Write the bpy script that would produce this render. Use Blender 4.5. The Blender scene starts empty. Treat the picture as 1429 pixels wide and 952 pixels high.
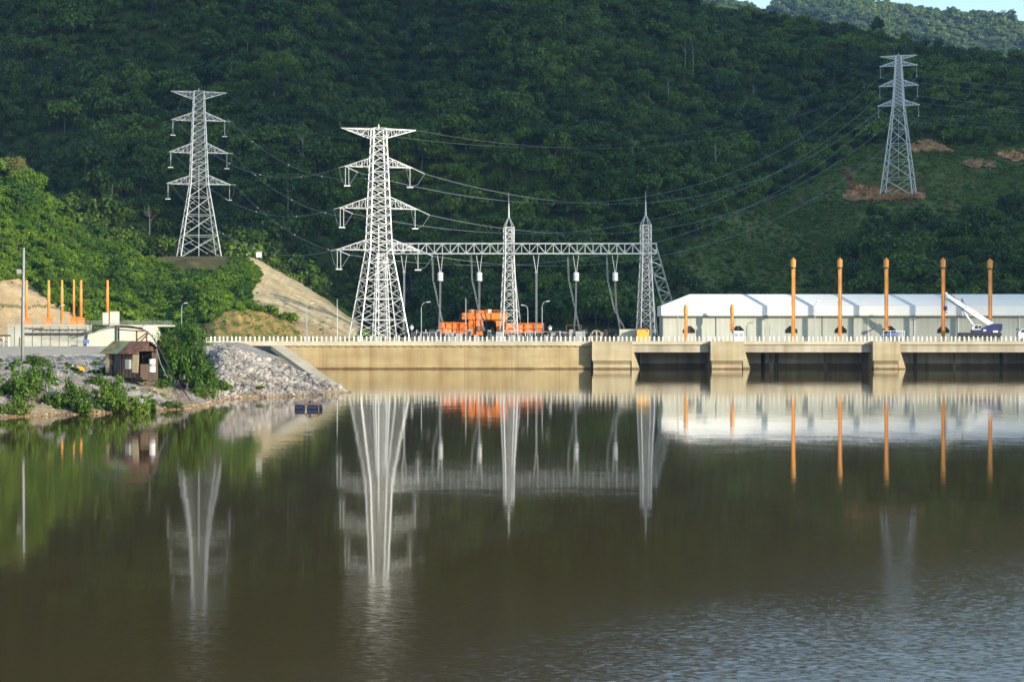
import bpy, math, random
import numpy as np
from mathutils import Vector, Matrix
R = math.radians
random.seed(7)
rng = np.random.default_rng(11)
scene = bpy.context.scene
COL = scene.collection

# ------------------------------------------------------------------ camera, sky, sun, exposure
H, YH, CX, F = 8.0, 468.0, 714.5, 2778.6       # eye height above the water, horizon row, centre column, focal length in photo pixels
cam_data = bpy.data.cameras.new('camera')
cam_data.sensor_width = 36.0; cam_data.lens = 70.0
cam_data.shift_y = -8.0 / 1429.0
cam_data.clip_start = 0.5; cam_data.clip_end = 20000
cam = bpy.data.objects.new('camera', cam_data); COL.objects.link(cam)
cam.location = (0, 0, H); cam.rotation_euler = (R(90), 0, 0)
scene.camera = cam

SUN_AZ, SUN_EL = 45.0, 14.0                    # behind the viewer to the right, low
S = Vector((math.sin(R(SUN_AZ)) * math.cos(R(SUN_EL)), -math.cos(R(SUN_AZ)) * math.cos(R(SUN_EL)), math.sin(R(SUN_EL))))
world = bpy.data.worlds.new('World'); scene.world = world; world.use_nodes = True
wn = world.node_tree; bg = wn.nodes['Background']
sky = wn.nodes.new('ShaderNodeTexSky'); sky.sky_type = 'NISHITA'; sky.sun_disc = False
sky.sun_elevation = R(SUN_EL); sky.sun_rotation = R(180 - SUN_AZ); sky.altitude = 300; sky.dust_density = 0.0; sky.ozone_density = 1.6
wn.links.new(sky.outputs[0], bg.inputs[0]); bg.inputs[1].default_value = 0.15
sl = bpy.data.lights.new('sun', 'SUN'); sl.energy = 3.7; sl.angle = R(0.5); sl.color = (1.0, 0.90, 0.74)
so = bpy.data.objects.new('sun', sl); COL.objects.link(so); so.rotation_euler = S.to_track_quat('Z', 'Y').to_euler()
scene.view_settings.view_transform = 'Standard'; scene.view_settings.look = 'None'
scene.view_settings.exposure = 0.95; scene.view_settings.gamma = 1.0
scene.cycles.max_bounces = 6; scene.cycles.volume_bounces = 0; scene.cycles.transparent_max_bounces = 8
scene.cycles.caustics_reflective = False; scene.cycles.caustics_refractive = False

# ------------------------------------------------------------------ helpers
def P(px, py, D):
    return Vector(((px - CX) * D / F, D, H - (py - YH) * D / F))
def X(px, D): return (px - CX) * D / F
def Z(py, D): return H - (py - YH) * D / F

def tag(o, label=None, cat=None, group=None, kind=None):
    if label: o['label'] = label
    if cat: o['category'] = cat
    if group: o['group'] = group
    if kind: o['kind'] = kind
    return o
def thing(name, loc, label, cat, group=None, rz=0.0):
    o = bpy.data.objects.new(name, None); COL.objects.link(o)
    o.location = loc; o.rotation_euler = (0, 0, rz); o.empty_display_size = 0.5
    return tag(o, label, cat, group)
def copy_tree(o, parent=None):
    c = o.copy(); COL.objects.link(c)
    if parent: c.parent = parent
    for ch in list(o.children): copy_tree(ch, c)
    return c

class MB:
    def __init__(s): s.v = []; s.f = []
    def box(s, c, d, m=None):
        x, y, z = c; a, b, h = d[0] / 2, d[1] / 2, d[2] / 2
        n = len(s.v)
        for sx, sy, sz in ((-1,-1,-1),(1,-1,-1),(1,1,-1),(-1,1,-1),(-1,-1,1),(1,-1,1),(1,1,1),(-1,1,1)):
            p = Vector((sx*a, sy*b, sz*h))
            if m: p = m @ p
            s.v.append((x+p.x, y+p.y, z+p.z))
        s.f += [tuple(n+i for i in q) for q in ((0,3,2,1),(4,5,6,7),(0,1,5,4),(1,2,6,5),(2,3,7,6),(3,0,4,7))]
        return s
    def bb(s, x0, x1, y0, y1, z0, z1):
        return s.box(((x0+x1)/2, (y0+y1)/2, (z0+z1)/2), (x1-x0, y1-y0, z1-z0))
    def bar(s, p, q, w, h=None):
        p = Vector(p); q = Vector(q); d = q - p
        if d.length < 1e-5: return s
        h = h or w
        d.normalize(); up = Vector((0,0,1)) if abs(d.z) < .95 else Vector((1,0,0))
        a = d.cross(up).normalized(); b = a.cross(d).normalized()
        n = len(s.v)
        for e in (p, q):
            for i, j in ((-1,-1),(1,-1),(1,1),(-1,1)):
                s.v.append(tuple(e + a*(i*w/2) + b*(j*h/2)))
        s.f += [(n,n+1,n+2,n+3),(n+7,n+6,n+5,n+4)] + [(n+i, n+4+i, n+4+(i+1)%4, n+(i+1)%4) for i in range(4)]
        return s
    def tube(s, pts, r, k=8, r1=None, cap=True):
        pts = [Vector(p) for p in pts]; n0 = len(s.v); m = len(pts)
        for i, p in enumerate(pts):
            d = (pts[min(i+1, m-1)] - pts[max(i-1, 0)]).normalized()
            up = Vector((0,0,1)) if abs(d.z) < .95 else Vector((1,0,0))
            a = d.cross(up).normalized(); b = a.cross(d).normalized()
            rr = r if r1 is None else r + (r1 - r) * i / (m - 1)
            for j in range(k):
                t = 2*math.pi*j/k
                s.v.append(tuple(p + a*(rr*math.cos(t)) + b*(rr*math.sin(t))))
        for i in range(m-1):
            for j in range(k):
                s.f.append((n0+i*k+j, n0+i*k+(j+1)%k, n0+(i+1)*k+(j+1)%k, n0+(i+1)*k+j))
        if cap:
            s.f.append(tuple(n0+j for j in range(k))[::-1]); s.f.append(tuple(n0+(m-1)*k+j for j in range(k)))
        return s
    def lathe(s, c, prof, k=12):
        n0 = len(s.v); m = len(prof)
        for r, z in prof:
            for j in range(k):
                t = 2*math.pi*j/k
                s.v.append((c[0]+r*math.cos(t), c[1]+r*math.sin(t), c[2]+z))
        for i in range(m-1):
            for j in range(k):
                s.f.append((n0+i*k+j, n0+i*k+(j+1)%k, n0+(i+1)*k+(j+1)%k, n0+(i+1)*k+j))
        s.f.append(tuple(n0+j for j in range(k))[::-1]); s.f.append(tuple(n0+(m-1)*k+j for j in range(k)))
        return s
    def prism(s, poly, y0, y1):            # polygon in x,z extruded along y
        n = len(s.v); k = len(poly)
        for y in (y0, y1):
            for x, z in poly: s.v.append((x, y, z))
        s.f.append(tuple(range(n, n+k))); s.f.append(tuple(range(n+2*k-1, n+k-1, -1)))
        for i in range(k): s.f.append((n+i, n+k+i, n+k+(i+1)%k, n+(i+1)%k))
        return s
    def poly(s, pts):
        n = len(s.v); s.v += [tuple(p) for p in pts]; s.f.append(tuple(range(n, n+len(pts)))); return s
    def build(s, name, mat, parent=None, smooth=False):
        me = bpy.data.meshes.new(name); me.from_pydata(s.v, [], s.f); me.update()
        import bmesh
        bm = bmesh.new(); bm.from_mesh(me); bmesh.ops.recalc_face_normals(bm, faces=bm.faces); bm.to_mesh(me); bm.free()
        if smooth:
            me.polygons.foreach_set('use_smooth', [True]*len(me.polygons))
        me.materials.append(mat)
        o = bpy.data.objects.new(name, me); COL.objects.link(o)
        if parent: o.parent = parent
        return o

def np_mesh(name, V, Fq, mats, midx=None, smooth=False, cols=None):
    me = bpy.data.meshes.new(name)
    V = np.asarray(V, np.float32); Fq = np.asarray(Fq, np.int32); k = Fq.shape[1]
    me.vertices.add(len(V)); me.vertices.foreach_set('co', V.ravel())
    me.loops.add(Fq.size); me.loops.foreach_set('vertex_index', Fq.ravel())
    me.polygons.add(len(Fq)); me.polygons.foreach_set('loop_start', np.arange(0, Fq.size, k, dtype=np.int32))
    me.polygons.foreach_set('loop_total', np.full(len(Fq), k, np.int32))
    if midx is not None: me.polygons.foreach_set('material_index', np.asarray(midx, np.int32))
    if smooth: me.polygons.foreach_set('use_smooth', np.ones(len(Fq), bool))
    me.update(calc_edges=True); me.validate()
    for m in mats: me.materials.append(m)
    if cols is not None:
        ca = me.color_attributes.new('cover', 'FLOAT_COLOR', 'POINT')
        ca.data.foreach_set('color', np.concatenate([cols, np.ones((len(cols), 1))], 1).astype(np.float32).ravel())
    return me
def grid_faces(nu, nv):
    i = np.arange(nu*nv).reshape(nv, nu)
    return np.stack([i[:-1,:-1], i[:-1,1:], i[1:,1:], i[1:,:-1]], -1).reshape(-1, 4)
def add(name, me, parent=None):
    o = bpy.data.objects.new(name, me); COL.objects.link(o)
    if parent: o.parent = parent
    return o

# smooth pseudo-noise made of random sines, several octaves
_ph = rng.uniform(0, 6.28, (64, 3))
def fbm(x, y, lam, oct=4, seed=0):
    x = np.asarray(x, float); y = np.asarray(y, float); out = np.zeros(np.broadcast(x, y).shape); amp = 1.0
    for o in range(oct):
        k = 6.283 / lam
        for j in range(4):
            a = _ph[(seed*7+o*4+j) % 64]
            th = a[0]; out += amp*.5*np.sin(k*(.7+.6*a[2]/6.28)*(x*math.cos(th)+y*math.sin(th))+a[1]+seed)
        lam *= .5; amp *= .5
    return out
def in_poly(px, py, poly):
    px = np.asarray(px); py = np.asarray(py); r = np.zeros(px.shape, bool); n = len(poly)
    for i in range(n):
        x0, y0 = poly[i]; x1, y1 = poly[(i+1) % n]
        c = (y0 > py) != (y1 > py)
        with np.errstate(divide='ignore', invalid='ignore'):
            r ^= c & (px < (x1-x0)*(py-y0)/(y1-y0+1e-12)+x0)
    return r

# ------------------------------------------------------------------ materials
def new_mat(name):
    m = bpy.data.materials.new(name); m.use_nodes = True
    nt = m.node_tree; return m, nt, nt.nodes['Principled BSDF']
def noise_col(nt, scale, c0, c1, detail=4, vec=None, lo=.35, hi=.65, stretch=None, coord='Object'):
    if vec is None:
        tc = nt.nodes.new('ShaderNodeTexCoord'); vec = tc.outputs[coord]
    if stretch:
        mp = nt.nodes.new('ShaderNodeMapping'); mp.inputs['Scale'].default_value = stretch
        nt.links.new(vec, mp.inputs['Vector']); vec = mp.outputs[0]
    n = nt.nodes.new('ShaderNodeTexNoise'); n.inputs['Scale'].default_value = scale; n.inputs['Detail'].default_value = detail
    nt.links.new(vec, n.inputs['Vector'])
    cr = nt.nodes.new('ShaderNodeValToRGB'); cr.color_ramp.elements[0].position = lo; cr.color_ramp.elements[1].position = hi
    cr.color_ramp.elements[0].color = (*c0, 1); cr.color_ramp.elements[1].color = (*c1, 1)
    nt.links.new(n.outputs['Fac'], cr.inputs['Fac'])
    return cr.outputs['Color'], n.outputs['Fac']
def mixc(nt, a, b, mode='MULTIPLY', fac=1.0):
    m = nt.nodes.new('ShaderNodeMix'); m.data_type = 'RGBA'; m.blend_type = mode
    for sock, v in ((m.inputs[6], a), (m.inputs[7], b)):
        if isinstance(v, (tuple, list)): sock.default_value = (*v, 1)
        else: nt.links.new(v, sock)
    if isinstance(fac, (int, float)): m.inputs[0].default_value = fac
    else: nt.links.new(fac, m.inputs[0])
    return m.outputs[2]
def mth(nt, op, a, b=None, c=None):
    m = nt.nodes.new('ShaderNodeMath'); m.operation = op
    for i, v in enumerate((a, b, c)):
        if v is None: continue
        if isinstance(v, (int, float)): m.inputs[i].default_value = v
        else: nt.links.new(v, m.inputs[i])
    return m.outputs[0]
def simple(name, c, rough=.6, metal=0.0, var=.12, scale=1.5, bump=0.0, coord='Object', stretch=None):
    m, nt, b = new_mat(name)
    c0 = tuple(x*(1-var) for x in c); c1 = tuple(min(1, x*(1+var)) for x in c)
    col, fac = noise_col(nt, scale, c0, c1, coord=coord, stretch=stretch)
    nt.links.new(col, b.inputs['Base Color']); b.inputs['Roughness'].default_value = rough; b.inputs['Metallic'].default_value = metal
    if bump:
        bp = nt.nodes.new('ShaderNodeBump'); bp.inputs['Strength'].default_value = bump; bp.inputs['Distance'].default_value = .1
        nt.links.new(fac, bp.inputs['Height']); nt.links.new(bp.outputs[0], b.inputs['Normal'])
    return m
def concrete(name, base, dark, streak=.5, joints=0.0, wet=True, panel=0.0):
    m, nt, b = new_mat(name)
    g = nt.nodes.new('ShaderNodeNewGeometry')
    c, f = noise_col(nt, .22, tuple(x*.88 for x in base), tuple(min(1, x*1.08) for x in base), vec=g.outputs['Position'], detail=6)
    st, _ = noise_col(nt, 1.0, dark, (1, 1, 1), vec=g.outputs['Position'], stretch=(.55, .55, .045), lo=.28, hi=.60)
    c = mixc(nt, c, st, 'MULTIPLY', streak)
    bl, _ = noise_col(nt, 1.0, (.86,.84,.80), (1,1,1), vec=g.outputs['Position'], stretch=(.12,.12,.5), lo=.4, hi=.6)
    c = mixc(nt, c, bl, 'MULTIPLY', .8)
    sx = nt.nodes.new('ShaderNodeSeparateXYZ'); nt.links.new(g.outputs['Position'], sx.inputs[0])
    if panel:                              # each pour has its own tone
        wn_ = nt.nodes.new('ShaderNodeTexWhiteNoise'); wn_.noise_dimensions = '1D'
        nt.links.new(mth(nt, 'FLOOR', mth(nt, 'DIVIDE', sx.outputs['X'], panel)), wn_.inputs['W'])
        pr = nt.nodes.new('ShaderNodeValToRGB'); pr.color_ramp.elements[0].color = (.84,.80,.74,1); pr.color_ramp.elements[1].color = (1.0,1.0,.98,1)
        nt.links.new(wn_.outputs['Value'], pr.inputs[0]); c = mixc(nt, c, pr.outputs[0])
    if joints:
        md = mth(nt, 'PINGPONG', sx.outputs['X'], joints)
        ln = mth(nt, 'LESS_THAN', md, .06)
        c = mixc(nt, c, (.55,.48,.38), 'MULTIPLY', mth(nt, 'MULTIPLY', ln, .6))
        mz = mth(nt, 'PINGPONG', mth(nt, 'SUBTRACT', sx.outputs['Z'], .4), 1.3)
        lz = mth(nt, 'LESS_THAN', mz, .035)
        c = mixc(nt, c, (.75,.70,.62), 'MULTIPLY', mth(nt, 'MULTIPLY', lz, .6))
    if wet:
        nn = nt.nodes.new('ShaderNodeTexNoise'); nn.inputs['Scale'].default_value = .6; nt.links.new(g.outputs['Position'], nn.inputs['Vector'])
        zz = mth(nt, 'ADD', sx.outputs['Z'], mth(nt, 'MULTIPLY', nn.outputs['Fac'], -.5))
        wm = mth(nt, 'LESS_THAN', zz, .08 if wet is True else .8)
        c = mixc(nt, c, (.30,.22,.13), 'MULTIPLY', mth(nt, 'MULTIPLY', wm, .9))
    nt.links.new(c, b.inputs['Base Color']); b.inputs['Roughness'].default_value = .85
    bp = nt.nodes.new('ShaderNodeBump'); bp.inputs['Strength'].default_value = .25; bp.inputs['Distance'].default_value = .05
    nt.links.new(f, bp.inputs['Height']); nt.links.new(bp.outputs[0], b.inputs['Normal'])
    return m
def foliage(name, dark, light, hue=None, patch=.02, trans=.25):
    m, nt, b = new_mat(name)
    oi = nt.nodes.new('ShaderNodeObjectInfo')
    big = nt.nodes.new('ShaderNodeTexNoise'); big.inputs['Scale'].default_value = patch; big.inputs['Detail'].default_value = 3
    nt.links.new(oi.outputs['Location'], big.inputs['Vector'])
    tc = nt.nodes.new('ShaderNodeTexCoord')
    sm = nt.nodes.new('ShaderNodeTexNoise'); sm.inputs['Scale'].default_value = .9; sm.inputs['Detail'].default_value = 3
    nt.links.new(tc.outputs['Object'], sm.inputs['Vector'])
    f = mth(nt, 'ADD', mth(nt, 'MULTIPLY', oi.outputs['Random'], .55), mth(nt, 'MULTIPLY', mth(nt, 'SUBTRACT', big.outputs['Fac'], .5), 1.6))
    f = mth(nt, 'ADD', f, mth(nt, 'MULTIPLY', mth(nt, 'SUBTRACT', sm.outputs['Fac'], .5), .8))
    cr = nt.nodes.new('ShaderNodeValToRGB'); e = cr.color_ramp.elements
    e[0].position = 0.0; e[0].color = (*dark, 1); e[1].position = .75; e[1].color = (*light, 1)
    if hue:
        k = e.new(1.0); k.color = (*hue, 1)
    nt.links.new(f, cr.inputs['Fac'])
    gi = nt.nodes.new('ShaderNodeNewGeometry')
    lv = mth(nt, 'MULTIPLY_ADD', gi.outputs['Random Per Island'], .9, .55)
    cb = nt.nodes.new('ShaderNodeVectorMath'); cb.operation = 'SCALE'; nt.links.new(cr.outputs[0], cb.inputs[0]); nt.links.new(lv, cb.inputs['Scale'])
    nt.links.new(cb.outputs[0], b.inputs['Base Color'])
    b.inputs['Roughness'].default_value = .55; b.inputs['Specular IOR Level'].default_value = .25
    tr = nt.nodes.new('ShaderNodeBsdfTranslucent'); nt.links.new(cb.outputs[0], tr.inputs['Color'])
    ms = nt.nodes.new('ShaderNodeMixShader'); ms.inputs[0].default_value = trans
    nt.links.new(b.outputs[0], ms.inputs[1]); nt.links.new(tr.outputs[0], ms.inputs[2])
    nt.links.new(ms.outputs[0], nt.nodes['Material Output'].inputs['Surface'])
    return m
def terrain_mat(name, scale=.6, bump=.6, dist=.3, lo=.62, hi=1.25):
    m, nt, b = new_mat(name)
    at = nt.nodes.new('ShaderNodeAttribute'); at.attribute_name = 'cover'
    g = nt.nodes.new('ShaderNodeNewGeometry')
    c1, f1 = noise_col(nt, scale, (lo,lo,lo), (hi,hi*.98,hi*.95), vec=g.outputs['Position'], detail=8)
    c2, f2 = noise_col(nt, scale*.12, (.8,.78,.74), (1.1,1.1,1.1), vec=g.outputs['Position'], detail=5)
    c = mixc(nt, at.outputs['Color'], c1); c = mixc(nt, c, c2)
    nt.links.new(c, b.inputs['Base Color']); b.inputs['Roughness'].default_value = .95; b.inputs['Specular IOR Level'].default_value = .1
    bp = nt.nodes.new('ShaderNodeBump'); bp.inputs['Strength'].default_value = bump; bp.inputs['Distance'].default_value = dist
    nt.links.new(f1, bp.inputs['Height']); nt.links.new(bp.outputs[0], b.inputs['Normal'])
    return m
def stone_mat(name, c0, c1, c2):
    m, nt, b = new_mat(name)
    g = nt.nodes.new('ShaderNodeNewGeometry')
    cr = nt.nodes.new('ShaderNodeValToRGB'); e = cr.color_ramp.elements
    e[0].color = (*c0, 1); e[1].color = (*c2, 1); e[0].position = .05; e[1].position = .95
    k = e.new(.45); k.color = (*c1, 1)
    nt.links.new(g.outputs['Random Per Island'], cr.inputs[0])
    c, f = noise_col(nt, 2.5, (.75,.74,.72), (1.1,1.1,1.1), vec=g.outputs['Position'], detail=6)
    pc, _ = noise_col(nt, .28, (.36,.37,.41), (.95,.92,.87), vec=g.outputs['Position'], detail=4, lo=.36, hi=.52)
    cc = mixc(nt, mixc(nt, cr.outputs[0], c), pc)
    sx = nt.nodes.new('ShaderNodeSeparateXYZ'); nt.links.new(g.outputs['Position'], sx.inputs[0])
    wm = mth(nt, 'LESS_THAN', sx.outputs['Z'], .2)
    cc = mixc(nt, cc, (.85,.66,.44), 'MULTIPLY', mth(nt, 'MULTIPLY', wm, .8))
    nt.links.new(cc, b.inputs['Base Color']); b.inputs['Roughness'].default_value = .9
    return m

M = {}
M['steel'] = simple('galvanised_steel', (.60,.61,.59), .45, .25, .10, .4)
M['steel_bright'] = simple('new_galvanised_steel', (.85,.84,.80), .5, 0, .06, .4)
M['steel_mid'] = simple('weathered_galvanised_steel', (.50,.52,.51), .5, .25, .10, .4)
M['steel_dull'] = simple('dull_galvanised_steel', (.42,.44,.44), .5, .3, .12, .4)
M['wire'] = simple('aluminium_wire', (.30,.32,.33), .5, .3)
M['wire_dim'] = simple('weathered_wire', (.20,.22,.22), .6)
M['glass_ins'] = simple('pale_porcelain', (.68,.69,.68), .3)
M['white'] = simple('white_paint', (.78,.78,.76), .5, 0, .05, .3)
M['roof_white'] = simple('white_roof_sheet', (.90,.885,.82), .5, 0, .04, .15, stretch=(1,1,.3))
def cladding():
    m, nt, b = new_mat('grey_green_cladding'); g = nt.nodes.new('ShaderNodeNewGeometry')
    c, f = noise_col(nt, .12, (.44,.45,.37), (.52,.53,.44), vec=g.outputs['Position'], detail=6)
    st, _ = noise_col(nt, 1.0, (.80,.77,.70), (1,1,1), vec=g.outputs['Position'], stretch=(1.1,1.1,.06), lo=.34, hi=.55); c = mixc(nt, c, st, 'MULTIPLY', .7)
    sx = nt.nodes.new('ShaderNodeSeparateXYZ'); nt.links.new(g.outputs['Position'], sx.inputs[0])
    ln = mth(nt, 'LESS_THAN', mth(nt, 'PINGPONG', sx.outputs['X'], .6), .07); c = mixc(nt, c, (.86,.86,.85), 'MULTIPLY', ln)
    nt.links.new(c, b.inputs['Base Color']); b.inputs['Roughness'].default_value = .55
    return m
M['cladding'] = cladding()
M['black'] = simple('black_rubber', (.012,.012,.014), .6)
M['dark'] = simple('dark_steel', (.05,.05,.055), .5, .2)
M['void'] = simple('louvre_black', (.006,.006,.007), .9)
M['orange'] = simple('orange_paint', (.76,.30,.05), .5, 0, .22, 1.1, stretch=(1,1,.25))
M['orange_br'] = simple('bright_orange_paint', (.86,.225,.02), .5, 0, .10, .5)
M['yellow'] = simple('yellow_paint', (.78,.40,.03), .5, 0, .08, 1.0)
M['blue'] = simple('blue_paint', (.010,.018,.11), .4, 0, .10, 1.0)
M['blue_pl'] = simple('blue_plastic', (.010,.022,.055), .5, 0, .15, 2.0)
M['bluesign'] = simple('blue_sign', (.10,.17,.42), .5)
M['rust'] = simple('rusty_steel', (.13,.055,.035), .8, 0, .35, 2.5, .3)
M['green_steel'] = simple('dark_green_steel', (.02,.05,.045), .6)
M['roof_green'] = simple('green_corrugated_sheet', (.12,.20,.125), .7, 0, .25, 1.2)
M['roof_olive'] = simple('olive_weathered_sheet', (.15,.14,.065), .8, 0, .35, 1.5)
M['roof_rust'] = simple('rusted_corrugated_sheet', (.13,.062,.042), .85, 0, .40, 1.8)
M['wood'] = simple('weathered_planks', (.10,.064,.040), .85, 0, .35, 2.0, .3, stretch=(3,3,.4))
M['ply'] = simple('pale_plywood', (.50,.38,.23), .8, 0, .12, 2.0)
M['greybox'] = simple('grey_cabinet', (.33,.33,.31), .6)
M['hose'] = simple('black_hose', (.03,.03,.035), .5)
M['trunk'] = simple('bark', (.13,.10,.07), .9, 0, .3, 3.0)
M['trunk_pale'] = simple('pale_bark', (.30,.27,.22), .9, 0, .25, 3.0)
M['conc_cream'] = concrete('cream_concrete', (.50,.405,.22), (.66,.50,.30), .55, 5.6, True, 15.3)
M['conc_pier'] = concrete('pier_concrete', (.50,.42,.265), (.58,.48,.34), .55, 0)
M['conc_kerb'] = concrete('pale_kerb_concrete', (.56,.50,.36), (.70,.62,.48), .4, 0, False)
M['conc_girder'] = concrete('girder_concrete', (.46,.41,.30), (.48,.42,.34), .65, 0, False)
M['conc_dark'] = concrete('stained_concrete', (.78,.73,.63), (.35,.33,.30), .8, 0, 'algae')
M['conc_lock'] = concrete('grey_lock_concrete', (.46,.46,.39), (.6,.58,.5), .4, 0, False)
M['conc_pale'] = concrete('pale_cream_concrete', (.62,.60,.46), (.75,.70,.58), .3, 0, False)
M['post_white'] = simple('white_concrete_post', (.70,.67,.58), .7, 0, .08, .8)
M['rail_grey'] = simple('grey_pipe', (.36,.37,.36), .5)
M['window'] = simple('dark_glass', (.02,.025,.03), .1)
M['cloud'] = simple('cloud_white', (.8,.8,.8), 1.0)
M['forest_soil'] = terrain_mat('hill_soil', .25, .6, 1.0)
M['spur_soil'] = terrain_mat('spur_soil', .9, .35, .25, .86, 1.10)
M['bank_soil'] = terrain_mat('bank_soil', 2.2, .35, .12, .72, 1.2)
M['leaf_hill'] = foliage('hill_leaves', (.044,.090,.008), (.180,.262,.018), (.28,.285,.03), .013)
M['leaf_shrub'] = foliage('hill_shrub_leaves', (.11,.185,.012), (.26,.36,.026), (.33,.27,.06), .02)  # naturally lighter shrub green, brightened further to stand in for stronger light there
M['leaf_far'] = foliage('far_leaves', (.07,.12,.035), (.19,.27,.06), None, .006)
M['leaf_slope'] = foliage('slope_leaves', (.045,.115,.007), (.190,.300,.014), (.28,.32,.02), .035)
M['leaf_bank'] = foliage('bank_leaves', (.060,.130,.014), (.185,.27,.035), None, .2)
M['leaf_dark'] = foliage('dark_bush_leaves', (.045,.105,.010), (.135,.225,.022), None, .2)
M['leaf_yellow'] = foliage('yellow_green_leaves', (.10,.12,.02), (.22,.22,.05), None, .2)
M['stone'] = stone_mat('quarry_stone', (.20,.20,.21), (.38,.355,.32), (.53,.49,.43))
M['gravel'] = stone_mat('grey_gravel', (.19,.18,.17), (.37,.345,.315), (.55,.52,.48))
M['stone_tan'] = stone_mat('tan_shore_stone', (.22,.17,.11), (.38,.30,.20), (.52,.44,.33))

def water_mat():
    m, nt, b = new_mat('lake_water')
    g = nt.nodes.new('ShaderNodeNewGeometry')
    sp = nt.nodes.new('ShaderNodeSeparateXYZ'); nt.links.new(g.outputs['Position'], sp.inputs[0])
    def nz(scale, stretch, detail=2):
        mp = nt.nodes.new('ShaderNodeMapping'); mp.inputs['Scale'].default_value = stretch
        nt.links.new(g.outputs['Position'], mp.inputs[0])
        n = nt.nodes.new('ShaderNodeTexNoise'); n.inputs['Scale'].default_value = scale; n.inputs['Detail'].default_value = detail
        nt.links.new(mp.outputs[0], n.inputs['Vector']); return n
    wind = nz(.045, (1, .7, 1), 3)
    # wind-ruffled water: the near right of the lake
    t = mth(nt, 'MULTIPLY_ADD', sp.outputs['Y'], -1/26., 74/26.)
    t = mth(nt, 'ADD', t, mth(nt, 'MULTIPLY', sp.outputs['X'], .032))
    t = mth(nt, 'ADD', t, mth(nt, 'MULTIPLY', mth(nt, 'SUBTRACT', wind.outputs['Fac'], .5), 1.6))
    ruf = nt.nodes.new('ShaderNodeClamp'); nt.links.new(t, ruf.inputs[0]); ruf = ruf.outputs[0]
    streak = nz(.03, (.35, 2.0, 1), 4)
    stk = nt.nodes.new('ShaderNodeValToRGB'); stk.color_ramp.elements[0].position = .56; stk.color_ramp.elements[1].position = .68
    nt.links.new(streak.outputs['Fac'], stk.inputs[0])
    amp = mth(nt, 'ADD', .016, mth(nt, 'MULTIPLY', ruf, .135))
    amp = mth(nt, 'ADD', amp, mth(nt, 'MULTIPLY', stk.outputs[0], .010))
    n1 = nz(15.0, (.30, 1.0, 1), 3); n2 = nz(.35, (1, 1.4, 1), 2)
    v = nt.nodes.new('ShaderNodeVectorMath'); v.operation = 'SUBTRACT'; v.inputs[1].default_value = (.5,.5,.5)
    nt.links.new(n1.outputs['Color'], v.inputs[0])
    v2 = nt.nodes.new('ShaderNodeVectorMath'); v2.operation = 'SUBTRACT'; v2.inputs[1].default_value = (.5,.5,.5)
    nt.links.new(n2.outputs['Color'], v2.inputs[0])
    s1 = nt.nodes.new('ShaderNodeVectorMath'); s1.operation = 'SCALE'; nt.links.new(v.outputs[0], s1.inputs[0]); nt.links.new(amp, s1.inputs['Scale'])
    s2 = nt.nodes.new('ShaderNodeVectorMath'); s2.operation = 'SCALE'; nt.links.new(v2.outputs[0], s2.inputs[0]); s2.inputs['Scale'].default_value = .006
    ad = nt.nodes.new('ShaderNodeVectorMath'); ad.operation = 'ADD'; nt.links.new(s1.outputs[0], ad.inputs[0]); nt.links.new(s2.outputs[0], ad.inputs[1])
    ml = nt.nodes.new('ShaderNodeVectorMath'); ml.operation = 'MULTIPLY_ADD'; ml.inputs[1].default_value = (.5,1,0); ml.inputs[2].default_value = (0,0,1)
    nt.links.new(ad.outputs[0], ml.inputs[0])
    nm = nt.nodes.new('ShaderNodeVectorMath'); nm.operation = 'NORMALIZE'; nt.links.new(ml.outputs[0], nm.inputs[0])
    nt.links.new(nm.outputs[0], b.inputs['Normal'])
    c, _ = noise_col(nt, .02, (.082,.048,.012), (.098,.058,.015), vec=g.outputs['Position'])
    nt.links.new(c, b.inputs['Base Color'])
    nt.links.new(mth(nt, 'ADD', .040, mth(nt, 'MULTIPLY', ruf, .075)), b.inputs['Roughness'])
    b.inputs['IOR'].default_value = 1.33
    return m
M['water'] = water_mat()

# ------------------------------------------------------------------ the ground, the water, the clouds
def sheet(name, x0, x1, y0, y1, z, mat, n=2):
    u = np.linspace(x0, x1, n); v = np.linspace(y0, y1, n); Xg, Yg = np.meshgrid(u, v)
    V = np.stack([Xg, Yg, np.full_like(Xg, z)], -1).reshape(-1, 3)
    cols = np.tile(np.array([[.10,.11,.06]] if name != 'road' else [[.62,.54,.40]]), (len(V), 1))
    return tag(add(name, np_mesh(name, V, grid_faces(n, n), [mat], cols=cols)), kind='structure')
sheet('ground', -9000, 9000, -9000, 12000, -6.0, M['forest_soil'])
w = sheet('water', -900, 900, -500, 486.0, 0.0, M['water'])

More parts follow.
